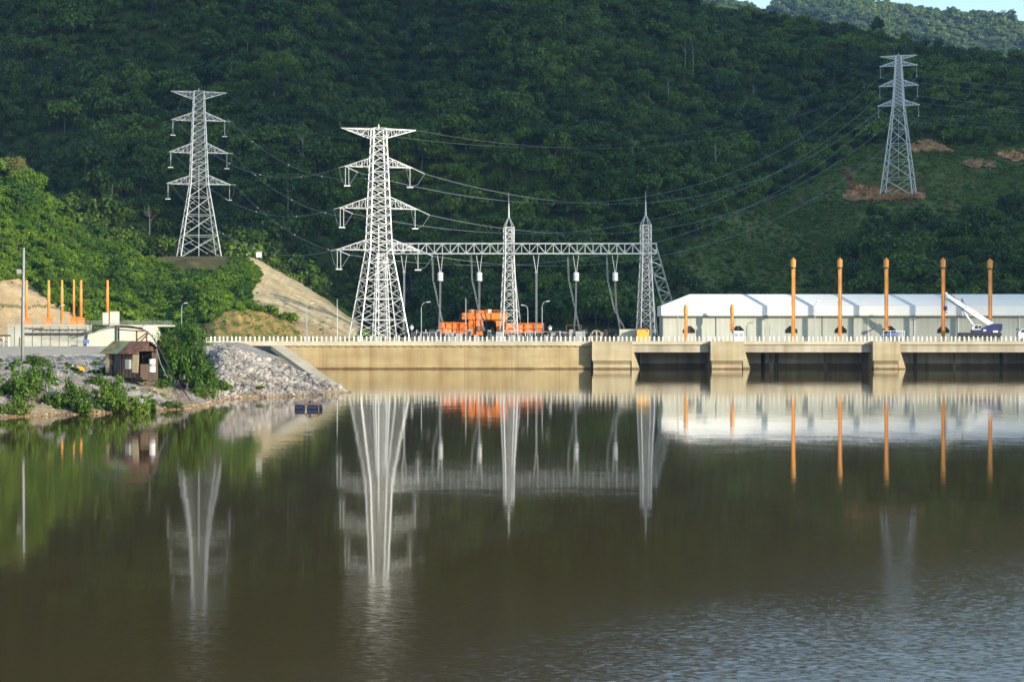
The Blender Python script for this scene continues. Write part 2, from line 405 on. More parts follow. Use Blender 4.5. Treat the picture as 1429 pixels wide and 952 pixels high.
# low cloud bank behind the viewer that keeps the sun off the mountain
def cloud():
    U = Vector((math.cos(R(SUN_AZ)), math.sin(R(SUN_AZ)), 0)); Vv = S.cross(U) * -1
    if Vv.z < 0: Vv = -Vv
    L = 4200
    ue = [-400, 250, 340, 398, 405, 412, 418, 428, 436, 450, 560, 800, 1500]
    ve = [275, 268, 260, 248, 222, 188, 164, 104, 75, 52, 52, 80, 90]
    ico = []
    import bmesh
    bm = bmesh.new(); bmesh.ops.create_icosphere(bm, subdivisions=3, radius=1)
    iv = np.array([v.co[:] for v in bm.verts]); ifc = np.array([[v.index for v in f.verts] for f in bm.faces]); bm.free()
    Vs, Fs = [], []; off = 0
    def ball(u, v, l, r):
        nonlocal off
        s = np.array([1.0, 1.0, .75])
        p = iv * (1 + .10*fbm(iv[:,0:1]*3+u, iv[:,1:2]*3+iv[:,2:3]*2+v, 2.0, 3)) * r * s
        c = np.array(U*u + Vv*v + S*(L+l)); Vs.append(p + c); Fs.append(ifc + off); off += len(iv)
    for r, st in ((26, 30), (55, 55), (100, 95)):
        for u in np.arange(-250, 1450, st):
            e = np.interp(u, ue, ve)
            if r == 26: ball(u, e + r + random.uniform(-4, 6), random.uniform(-60, 60), r)
            elif r == 55: 
                for k in range(2): ball(u, e + r + 8 + k*60 + random.uniform(0, 14), random.uniform(-120, 120), r*random.uniform(.9, 1.15))
            else:
                v = e + r + 45
                while v < 820:
                    ball(u, v, random.uniform(-180, 180), r*random.uniform(.95, 1.15)); v += 88
    o = add('cloud', np_mesh('cloud', np.concatenate(Vs), np.concatenate(Fs), [M['cloud']], smooth=True))
    tag(o, kind='structure')
cloud()

# ------------------------------------------------------------------ the mountain
EPX = [-400, 200, 450, 700, 850, 985, 1100, 1163, 1210, 1257, 1302, 1340, 1429, 1600, 2000]
EEL = [720, 700, 660, 590, 520, 448, 436, 417, 411, 402, 393, 387, 372, 330, 260]
RP = np.array([X(1254, 847), 847.0]); RPZ = Z(276, 847)
def hill_z(x, y):
    x = np.asarray(x, float); y = np.asarray(y, float)
    px = CX + F*x/np.maximum(y, 1)
    Rr = 1300 + 60*fbm(px, px*0, 500, 2, 3)
    zr = H + np.interp(px, EPX, EEL) * Rr / F
    D0 = 628 + 22*fbm(px, px*0, 420, 2, 5)
    t = (y - D0) / (Rr - D0)
    tc = np.clip(t, 0, 1)
    z = 5 + (zr - 5) * (tc*.88 + .12*tc*tc) + np.clip(t*5, 0, 1)*np.clip((1.25-t)*4, .25, 1)*(9*fbm(x, y, 210, 3, 1))*np.clip((1-tc)*6, .15, 1)
    z = np.where(t > 1, zr - (y - Rr)*.30, z); z = np.where(t < 0, 5 + t*20, z)
    d = np.hypot(x - RP[0], y - RP[1]); k = np.clip((46 - d)/28, 0, 1); k = k*k*(3-2*k)
    return z*(1-k) + RPZ*k
def proj(x, y, z): return CX + F*x/y, YH - F*(z - H)/y
soilA = [(1176,268),(1200,262),(1240,264),(1290,268),(1294,279),(1250,283),(1190,284),(1174,278)]
soilB = [(1270,203),(1282,195),(1298,194),(1312,200),(1330,212),(1300,215),(1272,215)]
soilC = [(1338,224),(1370,222),(1392,228),(1390,236),(1360,238),(1340,230)]
soilD = [(1388,214),(1400,211),(1432,211),(1450,214),(1450,228),(1410,226),(1392,219)]
soilE = [(1170,235),(1177,234),(1190,250),(1197,266),(1190,274),(1184,262),(1178,247)]
soilF = [(1214,214),(1250,212),(1330,213),(1429,222),(1429,226),(1330,219),(1250,217),(1214,219)]
HS = [soilA, soilB, soilC, soilD, soilE]
lowveg = [(1100,262),(1172,228),(1215,205),(1262,190),(1300,182),(1340,200),(1432,200),(1600,210),(1600,300),(1440,300),(1300,300),(1235,315),(1200,345),(1180,420),(915,420),(922,375),(1000,318)]
def hill():
    nu, nv = 300, 170
    pxs = np.linspace(-420, 2000, nu); ys = 600 + (np.linspace(0, 1, nv)**1.1)*1150
    PX, Y = np.meshgrid(pxs, ys); Xw = (PX - CX)*Y/F
    Zw = hill_z(Xw, Y)
    V = np.stack([Xw, Y, Zw], -1).reshape(-1, 3)
    cols = np.tile(np.array([.060,.085,.018]), (len(V), 1))
    qx, qy = proj(V[:,0], V[:,1], V[:,2]); lw = in_poly(qx + 8*fbm(qx, qy, 60, 3, 6), qy + 8*fbm(qx, qy, 50, 3, 7), lowveg)
    cols[lw] = (.12,.165,.035); cols[lw & (fbm(qx, qy, 30, 3, 9) > .35)] = (.19,.16,.06)
    return np_mesh('mountain', V, grid_faces(nu, nv), [M['forest_soil']], smooth=True, cols=cols)
tag(add('mountain', hill()), kind='structure')
# bare orange soil: patches of a finer sheet 0.4 m above the mountain's own surface
def soil_patch(poly):
    pts = np.array(poly); x0, y0 = pts.min(0)-3; x1, y1 = pts.max(0)+3
    # project each patch vertex down on the hill along the line of sight
    nx, ny = int((x1-x0)/1.2)+2, int((y1-y0)/1.0)+2
    gx, gy = np.meshgrid(np.linspace(x0, x1, nx), np.linspace(y0, y1, ny))
    lo = np.full(gx.shape, 640.0); hi = np.full(gx.shape, 1500.0)
    D = np.linspace(640, 1300, 500)[:, None, None]
    zz = hill_z((gx[None]-CX)*D/F, np.broadcast_to(D, (500,)+gx.shape))
    line = H - (gy[None]-YH)*D/F
    hit = (zz > line).argmax(0); Dh = D[:,0,0][hit]
    xw = (gx-CX)*Dh/F; zw = hill_z(xw, Dh)
    j = 2.6*fbm(gx, gy, 11, 4, 2)
    ins = in_poly(gx + j, gy + j*.6, poly)
    return xw, Dh, zw, ins
def hill_soil():
    Vs, Fs, Cs = [], [], []; off = 0
    for i, poly in enumerate(HS):
        xw, Dh, zw, ins = soil_patch(poly)
        f = grid_faces(xw.shape[1], xw.shape[0])
        keep = ins.ravel()[f].all(1)
        rel = .5 + .5*fbm(xw, Dh + zw, 6, 3, 4)
        V = np.stack([xw, Dh - .4, zw + .28 + .35*rel], -1).reshape(-1, 3)
        base = np.array([.50,.25,.10]) if i not in (4,) else np.array([.30,.13,.06])
        cols = base[None]*(.75+.4*rel.reshape(-1, 1)*np.array([[1,1.12,1.25]]))
        Vs.append(V); Fs.append(f[keep]+off); Cs.append(cols); off += len(V)
    tag(add('bare_soil', np_mesh('bare_soil', np.concatenate(Vs), np.concatenate(Fs), [M['forest_soil']], cols=np.concatenate(Cs))), kind='structure')
hill_soil()

FPX = [500, 800, 985, 1010, 1034, 1055, 1072, 1085, 1150, 1230, 1264, 1283, 1320, 1352, 1371, 1400, 1429, 1500, 1700, 2000]
FPY = [-60, -40, -10, -3, 5, 9, 5, -6, -12, -6, 3, 7, 11, 15, 11, 17, 26, 45, 85, 120]
def far_z(x, y):
    x = np.asarray(x, float); y = np.asarray(y, float)
    px = CX + F*x/y; zr = H + (YH - np.interp(px, FPX, FPY) - 8)*3600/F
    t = np.clip((y - 2300)/1300, 0, 1.3); tc = np.minimum(t, 1)
    z = 60 + (zr - 60)*tc**.9 + 34*fbm(x, y, 420, 4, 2)*np.clip((1 - tc)*5, 0, 1)*np.clip(tc*4, 0, 1)
    return np.where(t > 1, zr - (t - 1)*400, z)
def far_hill():
    nu, nv = 160, 90
    PX, Y = np.meshgrid(np.linspace(600, 2000, nu), np.linspace(2250, 3950, nv)); Xw = (PX - CX)*Y/F
    V = np.stack([Xw, Y, far_z(Xw, Y)], -1).reshape(-1, 3)
    return np_mesh('hills', V, grid_faces(nu, nv), [M['forest_soil']], smooth=True, cols=np.tile(np.array([.05,.075,.03]), (len(V), 1)))
tag(add('hills', far_hill()), kind='structure')

# ------------------------------------------------------------------ foliage kinds and scattering
def leaf_cloud(n, rad, leaf, lumps, seed, squash=.8, base=0.0, hollow=.55, lrs=1.0, spread=.72):
    r = np.random.default_rng(seed)
    d = r.normal(size=(lumps, 3)); d /= np.linalg.norm(d, axis=1)[:, None]; d[:, 2] = np.abs(d[:, 2])*.9 - .15
    cen = d * r.uniform(.35*min(1, lrs), spread, (lumps, 1)); lr = r.uniform(.26, .46, lumps)*lrs
    which = r.integers(0, lumps, n)
    q = r.normal(size=(n, 3)); q /= np.linalg.norm(q, axis=1)[:, None]
    rr = lr[which][:, None] * r.uniform(hollow, 1.08, (n, 1))
    p = cen[which] + q*rr
    nrm = q*1.5 + r.normal(size=(n, 3))*.55 + np.array([0,0,.45]); nrm /= np.linalg.norm(nrm, axis=1)[:, None]
    p = p*np.array([rad, rad, rad*squash]); p[:, 2] += base
    a = np.cross(nrm, r.normal(size=(n, 3))); a /= np.linalg.norm(a, axis=1)[:, None]; b = np.cross(nrm, a)
    s = leaf*r.uniform(.55, 1.25, (n, 1)); t = s*r.uniform(.5, .9, (n, 1))
    V = np.stack([p - a*s, p - b*t*.8 + a*s*.2, p + a*s, p + b*t], 1).reshape(-1, 3)
    return V, np.arange(4*n).reshape(n, 4)
def limb(p, q, r0, r1, k=5):
    m = MB(); m.tube([p, (Vector(p)+Vector(q))/2 + Vector((random.uniform(-1,1), random.uniform(-1,1), 0))*((Vector(q)-Vector(p)).length*.04), q], r0, k, r1); 
    V = np.array(m.v); Fq = [f for f in m.f if len(f) == 4]
    return V, np.array(Fq)
def join(parts):
    Vs, Fs, Ms, off = [], [], [], 0
    for V, Fq, mi in parts:
        Vs.append(V); Fs.append(Fq+off); Ms.append(np.full(len(Fq), mi)); off += len(V)
    return np.concatenate(Vs), np.concatenate(Fs), np.concatenate(Ms)
def tree_kind(name, n, rad, leaf, lumps, seed, squash, base, leafmat, trunkmat, tr=.18):
    V, Fq = leaf_cloud(n, rad, leaf, lumps, seed, squash, base)
    tp = [(V, Fq, 0)]
    if trunkmat:
        tv, tf = limb((0,0,-2), (0,0,base), tr, tr*.55); tp.append((tv, tf, 1))
        for i in range(4):
            a = i*1.6 + seed; lv, lf = limb((0,0,base*.75), (math.cos(a)*rad*.5, math.sin(a)*rad*.5, base + rad*squash*.25), tr*.5, tr*.2); tp.append((lv, lf, 1))
    V, Fq, Mi = join(tp)
    me = np_mesh(name, V, Fq, [leafmat] + ([trunkmat] if trunkmat else []), Mi)
    return bpy.data.objects.new(name, me)
def kinds(colname, objs):
    c = bpy.data.collections.new(colname)
    for i, o in enumerate(objs): c.objects.link(o)
    return c
def scatter(name, pts, kind, rot, scl, coll, label=None, cat=None):
    me = bpy.data.meshes.new(name); me.vertices.add(len(pts)); me.vertices.foreach_set('co', np.asarray(pts, np.float32).ravel())
    a = me.attributes.new('pick', 'INT', 'POINT'); a.data.foreach_set('value', np.asarray(kind, np.int32))
    a = me.attributes.new('turn', 'FLOAT_VECTOR', 'POINT'); a.data.foreach_set('vector', np.asarray(rot, np.float32).ravel())
    a = me.attributes.new('size', 'FLOAT_VECTOR', 'POINT'); a.data.foreach_set('vector', np.asarray(scl, np.float32).ravel())
    me.update()
    o = add(name, me); tag(o, label, cat, kind='stuff')
    ng = bpy.data.node_groups.new(name + '_scatter', 'GeometryNodeTree')
    ng.interface.new_socket('Geometry', in_out='INPUT', socket_type='NodeSocketGeometry')
    ng.interface.new_socket('Geometry', in_out='OUTPUT', socket_type='NodeSocketGeometry')
    N = ng.nodes; gi = N.new('NodeGroupInput'); go = N.new('NodeGroupOutput')
    ci = N.new('GeometryNodeCollectionInfo'); ci.inputs['Collection'].default_value = coll
    ci.inputs['Separate Children'].default_value = True; ci.inputs['Reset Children'].default_value = True
    ip = N.new('GeometryNodeInstanceOnPoints'); ip.inputs['Pick Instance'].default_value = True
    def attr(nm, ty):
        n = N.new('GeometryNodeInputNamedAttribute'); n.data_type = ty; n.inputs['Name'].default_value = nm; return n.outputs['Attribute']
    ng.links.new(gi.outputs[0], ip.inputs['Points']); ng.links.new(ci.outputs[0], ip.inputs['Instance'])
    ng.links.new(attr('pick', 'INT'), ip.inputs['Instance Index'])
    e2r = N.new('FunctionNodeEulerToRotation'); ng.links.new(attr('turn', 'FLOAT_VECTOR'), e2r.inputs[0]); ng.links.new(e2r.outputs[0], ip.inputs['Rotation'])
    ng.links.new(attr('size', 'FLOAT_VECTOR'), ip.inputs['Scale'])
    ng.links.new(ip.outputs[0], go.inputs[0])
    md = o.modifiers.new('scatter', 'NODES'); md.node_group = ng
    return o
def rots(n, tilt=.12):
    return np.stack([rng.normal(0, tilt, n), rng.normal(0, tilt, n), rng.uniform(0, 6.28, n)], -1)

hill_kinds = kinds('hill_kinds', [
    tree_kind('k0_tree', 800, 4.6, .50, 15, 1, .85, 5.2, M['leaf_hill'], M['trunk'], .13),
    tree_kind('k1_tree', 950, 5.2, .55, 18, 2, .78, 6.2, M['leaf_hill'], M['trunk']),
    tree_kind('k2_tree', 700, 3.8, .46, 11, 3, 1.1, 5.2, M['leaf_hill'], M['trunk']),
    tree_kind('k3_tree', 700, 4.2, .52, 13, 4, .95, 4.2, M['leaf_hill'], M['trunk']),
    tree_kind('k4_tree', 520, 3.3, .42, 9, 5, 1.35, 7.0, M['leaf_hill'], M['trunk']),
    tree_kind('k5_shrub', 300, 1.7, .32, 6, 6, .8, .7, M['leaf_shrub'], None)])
def forest():
    pts = []
    st = 4.1
    for yv in np.arange(645, 1420, st):
        x0, x1 = X(-120, yv), X(1560, yv)
        xs = np.arange(x0, x1, st*(1 + .10*(yv-645)/700)); pts.append(np.stack([xs, np.full_like(xs, yv)], -1))
    p = np.concatenate(pts); p += rng.normal(0, st*.42, p.shape)
    z = hill_z(p[:,0], p[:,1]); px, py = proj(p[:,0], p[:,1], z)
    low = in_poly(px + 8*fbm(px, py, 60, 3, 6), py + 8*fbm(px, py, 50, 3, 7), lowveg)
    keep = ~low | ((rng.random(len(p)) < .05) & ~((px > 1140) & (px < 1340) & (py > 250) & (py < 335)))
    keep &= ~((px > 1235) & (px < 1345) & (py > 235) & (py < 322))
    keep &= (fbm(p[:,0], p[:,1], 34, 3, 10) < 1.15) | (rng.random(len(p)) < .6)
    keep &= (np.hypot(p[:,0]-RP[0], p[:,1]-RP[1]) > 16)
    p, z, px, py, low = p[keep], z[keep], px[keep], py[keep], low[keep]
    n = len(p); k = rng.choice(5, n, p=[.27,.22,.2,.19,.12])
    s = rng.lognormal(0, .33, n)*.80*(1 + .16*fbm(p[:,0], p[:,1], 70, 2, 9)); s = np.clip(s, .42, 1.9)
    s = np.where(low, s*.5, s)
    scl = np.stack([s*rng.uniform(.85,1.2,n), s*rng.uniform(.85,1.2,n), s*rng.uniform(.8,1.15,n)], -1)
    z = z - rng.uniform(0, 3.0, n)
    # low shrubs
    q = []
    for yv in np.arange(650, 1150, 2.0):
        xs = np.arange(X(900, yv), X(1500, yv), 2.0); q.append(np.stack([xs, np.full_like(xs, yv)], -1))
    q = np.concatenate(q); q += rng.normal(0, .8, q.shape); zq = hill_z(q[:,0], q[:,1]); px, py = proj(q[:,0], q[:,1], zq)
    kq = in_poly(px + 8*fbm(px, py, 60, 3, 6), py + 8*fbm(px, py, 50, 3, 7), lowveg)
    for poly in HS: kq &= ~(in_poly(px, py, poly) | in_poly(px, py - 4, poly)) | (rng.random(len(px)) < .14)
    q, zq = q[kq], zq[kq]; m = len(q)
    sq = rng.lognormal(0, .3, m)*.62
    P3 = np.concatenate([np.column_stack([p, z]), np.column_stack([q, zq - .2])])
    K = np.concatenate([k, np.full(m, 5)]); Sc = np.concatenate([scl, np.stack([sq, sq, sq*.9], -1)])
    print('forest instances', len(P3))
    return scatter('forest', P3, K, rots(len(P3)), Sc, hill_kinds, 'dark green forest covering the mountain behind the dam', 'forest')
forest()
far_kinds = kinds('far_kinds', [tree_kind('k%d_far' % i, 170, 8.5, 1.5, 8, 20+i, .85, 6.0, M['leaf_far'], None) for i in range(3)])
def far_forest():
    xy = np.column_stack([rng.uniform(0, 1, 9000), rng.uniform(2500, 3640, 9000)])
    px = 930 + xy[:,0]*620; x = (px - CX)*xy[:,1]/F; z = far_z(x, xy[:,1]); n = len(x)
    s = rng.lognormal(0, .22, n)*.9
    scatter('far_forest', np.column_stack([x, xy[:,1], z - 2]), rng.integers(0, 3, n), rots(n), np.stack([s, s, s*rng.uniform(.8, 1.2, n)], -1), far_kinds,
            'sunlit hazy forest on the distant hills behind the ridge', 'forest')
far_forest()

# ------------------------------------------------------------------ the left spur
SPX = [-140, -60, 0, 30, 60, 100, 150, 200, 235, 300, 345, 360, 400, 430, 460, 490, 506, 522]
SPY = [215, 238, 258, 268, 290, 324, 345, 360, 357.5, 357.5, 357.5, 362, 382, 400, 420, 440, 461, 480]
SDS = [648, 648, 648, 648, 648, 648, 648, 648, 646, 646, 646, 648, 650, 650, 650, 650, 640, 630]
SD0 = [545, 545, 545, 545, 545, 545, 545, 540, 525, 490, 492, 494, 496, 498, 500, 520, 545, 560]
def spur_z(px, D):
    Ds = np.interp(px, SPX, SDS); D0 = np.interp(px, SPX, SD0); zs = Z(np.interp(px, SPX, SPY), Ds)
    t = (D - D0)/(Ds - D0); tc = np.clip(t, 0, 1)
    terr = np.where(px < 130, 0, 0)
    shape = tc*.9 + .1*tc*tc*(3-2*tc)
    nz = np.where(px > 335, .25, 1.3)*fbm(px*.2, D*.5, 22, 3, 8)*np.sin(np.pi*tc)
    zf = np.interp(px, [235, 275], [5.0, 5.9])
    return np.where(t < 0, zf + 3*t, zf + (zs - zf)*shape + nz) - np.clip(D - Ds - 50, 0, 200)*.35
Zbare = [(343,356),(366,357),(400,380),(440,404),(508,460),(505,480),(480,472),(447,453),(415,450),(365,434),(340,413),(350,396),(368,384)]
Zor = [(262,478),(280,455),(310,440),(335,431),(365,435),(420,452),(426,480)]
Ztan = [(413,450),(447,452),(500,480),(424,480)]
Zbrown = [(212,352),(312,352),(320,366),(300,376),(250,374),(225,364)]
Zsand = [(-200,390),(38,392),(76,426),(120,445),(130,485),(-200,485)]
def spur():
    nu, nv = 420, 200
    PX, tt = np.meshgrid(np.linspace(-135, 521, nu), np.linspace(-.06, 1, nv))
    D0 = np.interp(PX, SPX, SD0); De = 760
    D = D0 + tt*(De - D0)
    Zw = spur_z(PX, D)
    # the two cut terraces at the far left
    base = Zw.copy()
    Xw = (PX - CX)*D/F
    _, PY = proj(Xw, D, Zw)
    V = np.stack([Xw, D, Zw], -1).reshape(-1, 3)
    j = 4*fbm(PX, PY, 40, 4, 3); jx = PX + j; jy = PY + .6*j
    C = np.empty(PX.shape + (3,)); C[:] = (.045,.075,.02)
    for poly, c in ((Zor, (.44,.29,.09)), (Zbare, (.54,.435,.25)), (Ztan, (.52,.38,.19)), (Zbrown, (.13,.11,.05)), (Zsand, (.54,.40,.22))):
        C[in_poly(jx, jy, poly)] = c
    g = in_poly(jx, jy, Zor) & (fbm(PX, PY, 12, 3, 1) > .35); C[g] = (.19,.20,.05)
    ter = in_poly(jx, jy, Zsand) & (np.abs(PY - 428 - .5*j) < 2.2); C[ter] = (.16,.17,.07)
    # rain gullies on the bare cut
    b = in_poly(jx, jy, Zbare); C[b] *= (1 + .05*np.sin((PY[b]-PX[b]*.62)*1.3) + .09*fbm(PX[b], PY[b], 14, 3, 5))[:, None]
    return np_mesh('terrain', V, grid_faces(nu, nv), [M['spur_soil']], smooth=True, cols=C.reshape(-1, 3))
tag(add('terrain', spur()), kind='structure')
slope_kinds = kinds('slope_kinds', [
    tree_kind('s0_bush', 420, 2.0, .26, 8, 31, .8, .8, M['leaf_slope'], None),
    tree_kind('s1_bush', 480, 2.4, .30, 10, 32, .7, .8, M['leaf_slope'], None),
    tree_kind('s2_bush', 360, 1.6, .24, 6, 33, 1.1, 1.0, M['leaf_slope'], None),
    tree_kind('s3_tree', 900, 3.2, .30, 12, 34, .95, 4.2, M['leaf_slope'], M['trunk']),
    tree_kind('s4_tuft', 120, .8, .16, 4, 35, .7, .25, M['leaf_slope'], None)])
def slope_veg():
    n = 27000
    px = rng.uniform(-120, 520, n); D0 = np.interp(px, SPX, SD0); D = D0 + rng.random(n)*(np.interp(px, SPX, SDS) + 25 - D0)
    z = spur_z(px, D); x = (px - CX)*D/F; ppx, py = proj(x, D, z)
    j = 4*fbm(ppx, py, 40, 4, 3); jx, jy = ppx + j, py + .6*j
    bare = in_poly(jx, jy, Zbare) | in_poly(jx, jy, Ztan)
    org = in_poly(jx, jy, Zor); sand = in_poly(jx, jy, Zsand); br = in_poly(jx, jy, Zbrown)
    flat = (D > np.interp(px, SPX, SDS) - 3) & (px > 215) & (px < 400)
    u = rng.random(n)
    keep = np.where(bare, u < .012, np.where(org, u < .17, np.where(sand, u < .02, np.where(br, u < .8, True)))) & ~(flat & (u > .02))
    keep &= ~((px > 225) & (px < 330) & (D > 640))
    x, D, z, px, bare, org, sand, br, py = (a[keep] for a in (x, D, z, px, bare, org, sand, br, py)); m = len(x)
    k = rng.choice(3, m); 
    high = (px < 190) & (rng.random(m) < .04 + .10*(py < 310)); k = np.where(high, 3, k)
    k = np.where(bare | org | sand | br, 4, k)
    s = rng.lognormal(0, .30, m)*.56; s = np.where(k == 3, s*np.where(py < 300, 1.35, .9), s); s = np.where((px > 195) & (D > 600), s*.5, s)
    print('slope instances', m)
    scatter('undergrowth', np.column_stack([x, D, z - .15]), k, rots(m), np.stack([s, s, s*rng.uniform(.8, 1.2, m)], -1), slope_kinds,
            'sunlit green shrubs and creepers smothering the left hillside', 'undergrowth')
slope_veg()

# ------------------------------------------------------------------ the near bank
def wp(px, py): D = F*H/(py - YH); return (X(px, D), D)
shore = [(-260, 150), wp(-60, 588), wp(0, 583), wp(60, 581), wp(100, 579), wp(150, 577), wp(200, 574.5), wp(250, 571.5), wp(285, 568), wp(298, 563), wp(312, 558), wp(345, 556), wp(380, 554.6), wp(420, 553), wp(455, 550.6), wp(488, 548), (-27, 300), (-38, 380), (-48, 471.5)]
land = shore + [(-300, 471.5)]
def shore_d(x, y):
    d = np.full(x.shape, 1e9)
    for (ax, ay), (bx, by) in zip(shore[:-1], shore[1:]):
        vx, vy = bx-ax, by-ay; t = np.clip(((x-ax)*vx + (y-ay)*vy)/(vx*vx+vy*vy), 0, 1)
        d = np.minimum(d, np.hypot(x-ax-t*vx, y-ay-t*vy))
    return np.where(in_poly(x, y, land), d, -d)
def bank_z(x, y, rough=True):
    x = np.asarray(x, float); y = np.asarray(y, float)
    d = shore_d(x, y); px = CX + F*x/y
    k = np.clip((px - 285)/30, 0, 1); k = k*k*(3-2*k)
    k = np.where(y > 330, np.clip((px - 265)/8, 0, 1), k)
    zg = np.interp(d, [-30, 0, 1.2, 6, 15, 24, 32, 45, 150, 260], [-6, 0, .5, 1.7, 3.4, 4.6, 5.2, 5.4, 5.3, 5.2])
    zr = np.interp(d, [-30, 0, 15.5, 17.5, 60, 300], [-6, 0, 6.05, 6.12, 6.1, 6.1])
    z = zg*(1-k) + zr*k
    z = z + .75*np.exp(-((x - X(184, 226))**2 + (y - 226)**2)/30.0)
    if rough: z = z + (.16*fbm(x, y, 5, 4, 2) + .12*fbm(x, y, 1.6, 2, 4))*np.clip(d/2, 0, 1)*np.clip((40-d)/12, .12, 1)*np.where(k > .5, .6, 1)
    return z
def bank():
    xs = np.linspace(-200, -15, 330); ys = 188 + (np.linspace(0, 1, 430)**1.5)*(471.3-188)
    Xw, Y = np.meshgrid(xs, ys); d = shore_d(Xw, Y); Zw = bank_z(Xw, Y)
    PX = CX + F*Xw/Y
    V = np.stack([Xw, Y, Zw], -1).reshape(-1, 3); f = grid_faces(len(xs), len(ys))
    keep = (d.ravel()[f] > -7).all(1)
    C = np.empty(Xw.shape + (3,)); C[:] = (.37,.345,.31)
    n1 = fbm(Xw, Y, 9, 4, 3)
    C[(n1 > .3)] = (.36,.32,.26)
    C[(d < 7) & (n1 > -.2)] = (.30,.24,.16)
    C[(d > 30) & (PX < 300)] = (.62,.54,.40); C[(d > 24) & (d <= 30 + 2*n1) & (PX < 300)] = (.25,.25,.26)
    C[(PX > 300) & (d > 17)] = (.42,.39,.33)
    C[(d < .35)] = (.27,.20,.12)
    return np_mesh('shore', V, f[keep], [M['bank_soil']], smooth=True, cols=C.reshape(-1, 3))
tag(add('shore', bank()), kind='structure')
# stones: deformed low-poly blocks
_ico = None
def stone_mesh(name, pts, size, mat, flat=.7):
    import bmesh
    global _ico
    if _ico is None:
        bm = bmesh.new(); bmesh.ops.create_icosphere(bm, subdivisions=1, radius=1)
        _ico = (np.array([v.co[:] for v in bm.verts]), np.array([[v.index for v in f.verts] for f in bm.faces])); bm.free()
    iv, jf = _ico; n = len(pts); k = len(iv)
    sh = rng.uniform(.62, 1.25, (n, k, 1)); ax = rng.uniform(.6, 1.2, (n, 1, 3)); ax[:, :, 2] *= flat
    a = rng.uniform(0, 6.28, n); b = rng.normal(0, .4, n)
    p = iv[None]*sh*ax*size[:, None, None]
    ca, sa, cb, sb = np.cos(a)[:,None], np.sin(a)[:,None], np.cos(b)[:,None], np.sin(b)[:,None]
    y, z = p[:,:,1]*cb - p[:,:,2]*sb, p[:,:,1]*sb + p[:,:,2]*cb
    xx, yy = p[:,:,0]*ca - y*sa, p[:,:,0]*sa + y*ca
    V = np.stack([xx, yy, z], -1) + pts[:, None]
    Fq = (jf[None] + (np.arange(n)*k)[:, None, None]).reshape(-1, 3)
    return np_mesh(name, V.reshape(-1, 3), Fq, [mat])
def sample_bank(n, pred):
    out = []
    tot = 0
    while tot < n:
        x = rng.uniform(-80, -15, 40000); y = rng.uniform(192, 345, 40000); d = shore_d(x, y); px = CX + F*x/y
        k = pred(px, y, d) ; k &= rng.random(40000) < (240/y)**2*1.0
        o = np.column_stack([x[k], y[k]]); out.append(o); tot += len(o)
    return np.concatenate(out)[:n]
def riprap():
    p = sample_bank(11500, lambda px, y, d: (px > 298) & (d > -.3) & (d < 25) & (y < 345))
    z = bank_z(p[:,0], p[:,1], False); s = np.clip(rng.lognormal(-1.80, .58, len(p)), .07, .75)
    d = shore_d(p[:,0], p[:,1]); s = np.where(d < 1.2, s*.6, s)
    o = add('riprap', stone_mesh('riprap', np.column_stack([p, z + s*.15]), s, M['stone'])); tag(o, 'pale grey quarry riprap heaped on the embankment slope', 'riprap', kind='stuff')
    p = sample_bank(9000, lambda px, y, d: (px < 305) & (px > -20) & (d > 1.0) & (d < 27) & (rng.random(len(px)) < .9))
    nzv = fbm(p[:,0], p[:,1], 7, 3, 5); p = p[nzv > -.55]
    z = bank_z(p[:,0], p[:,1]); s = np.clip(rng.lognormal(-2.35, .45, len(p)), .04, .4)
    o = add('gravel', stone_mesh('gravel', np.column_stack([p, z + s*.1]), s, M['gravel'])); tag(o, 'loose grey gravel and stones on the near bank', 'gravel', kind='stuff')
    p = sample_bank(2600, lambda px, y, d: (px > -20) & (d > -.25) & (d < .55) & (y < 285))
    z = bank_z(p[:,0], p[:,1], False); s = np.clip(rng.lognormal(-2.1, .4, len(p)), .05, .35)
    o = add('shore_stones', stone_mesh('shore_stones', np.column_stack([p, z]), s, M['stone_tan'])); tag(o, 'tan muddy stones lining the waterline', 'stones', kind='stuff')
    p = sample_bank(620, lambda px, y, d: (px > -20) & (px < 330) & (d > 1.0) & (d < 26) & ((px < 300) | (d < 4)))
    nv = fbm(p[:,0], p[:,1], 9, 3, 12); p = p[nv > -.1]; d = shore_d(p[:,0], p[:,1]); z = bank_z(p[:,0], p[:,1]); m = len(p)
    k = rng.choice([4, 4, 4, 2, 0], m); sz = np.where(k == 4, rng.uniform(.35, .8, m), rng.uniform(.16, .34, m))
    scatter('weeds', np.column_stack([p, z - .05]), k, rots(m), np.stack([sz, sz, sz*rng.uniform(.7, 1.2, m)], -1), slope_kinds, 'scattered green weeds sprouting through the bank gravel', 'weeds')
    # the biggest blocks, one by one
    p = sample_bank(90, lambda px, y, d: (px > 305) & (d > .5) & (d < 16) & (y < 300))
    z = bank_z(p[:,0], p[:,1], False)
    protos = []
    for i in range(6):
        protos.append(stone_mesh('boulder', np.zeros((1, 3)), np.array([1.0]), M['stone'], .8))
    for i in range(len(p)):
        o = add('boulder', protos[i % 6]); s = random.uniform(.28, .5)
        o.location = (p[i,0], p[i,1], z[i] + .1); o.scale = (s, s, s); o.rotation_euler = (0, 0, random.uniform(0, 6))
        tag(o, 'large pale boulder among the riprap on the embankment slope', 'boulder', 'big boulders in the riprap')
riprap()
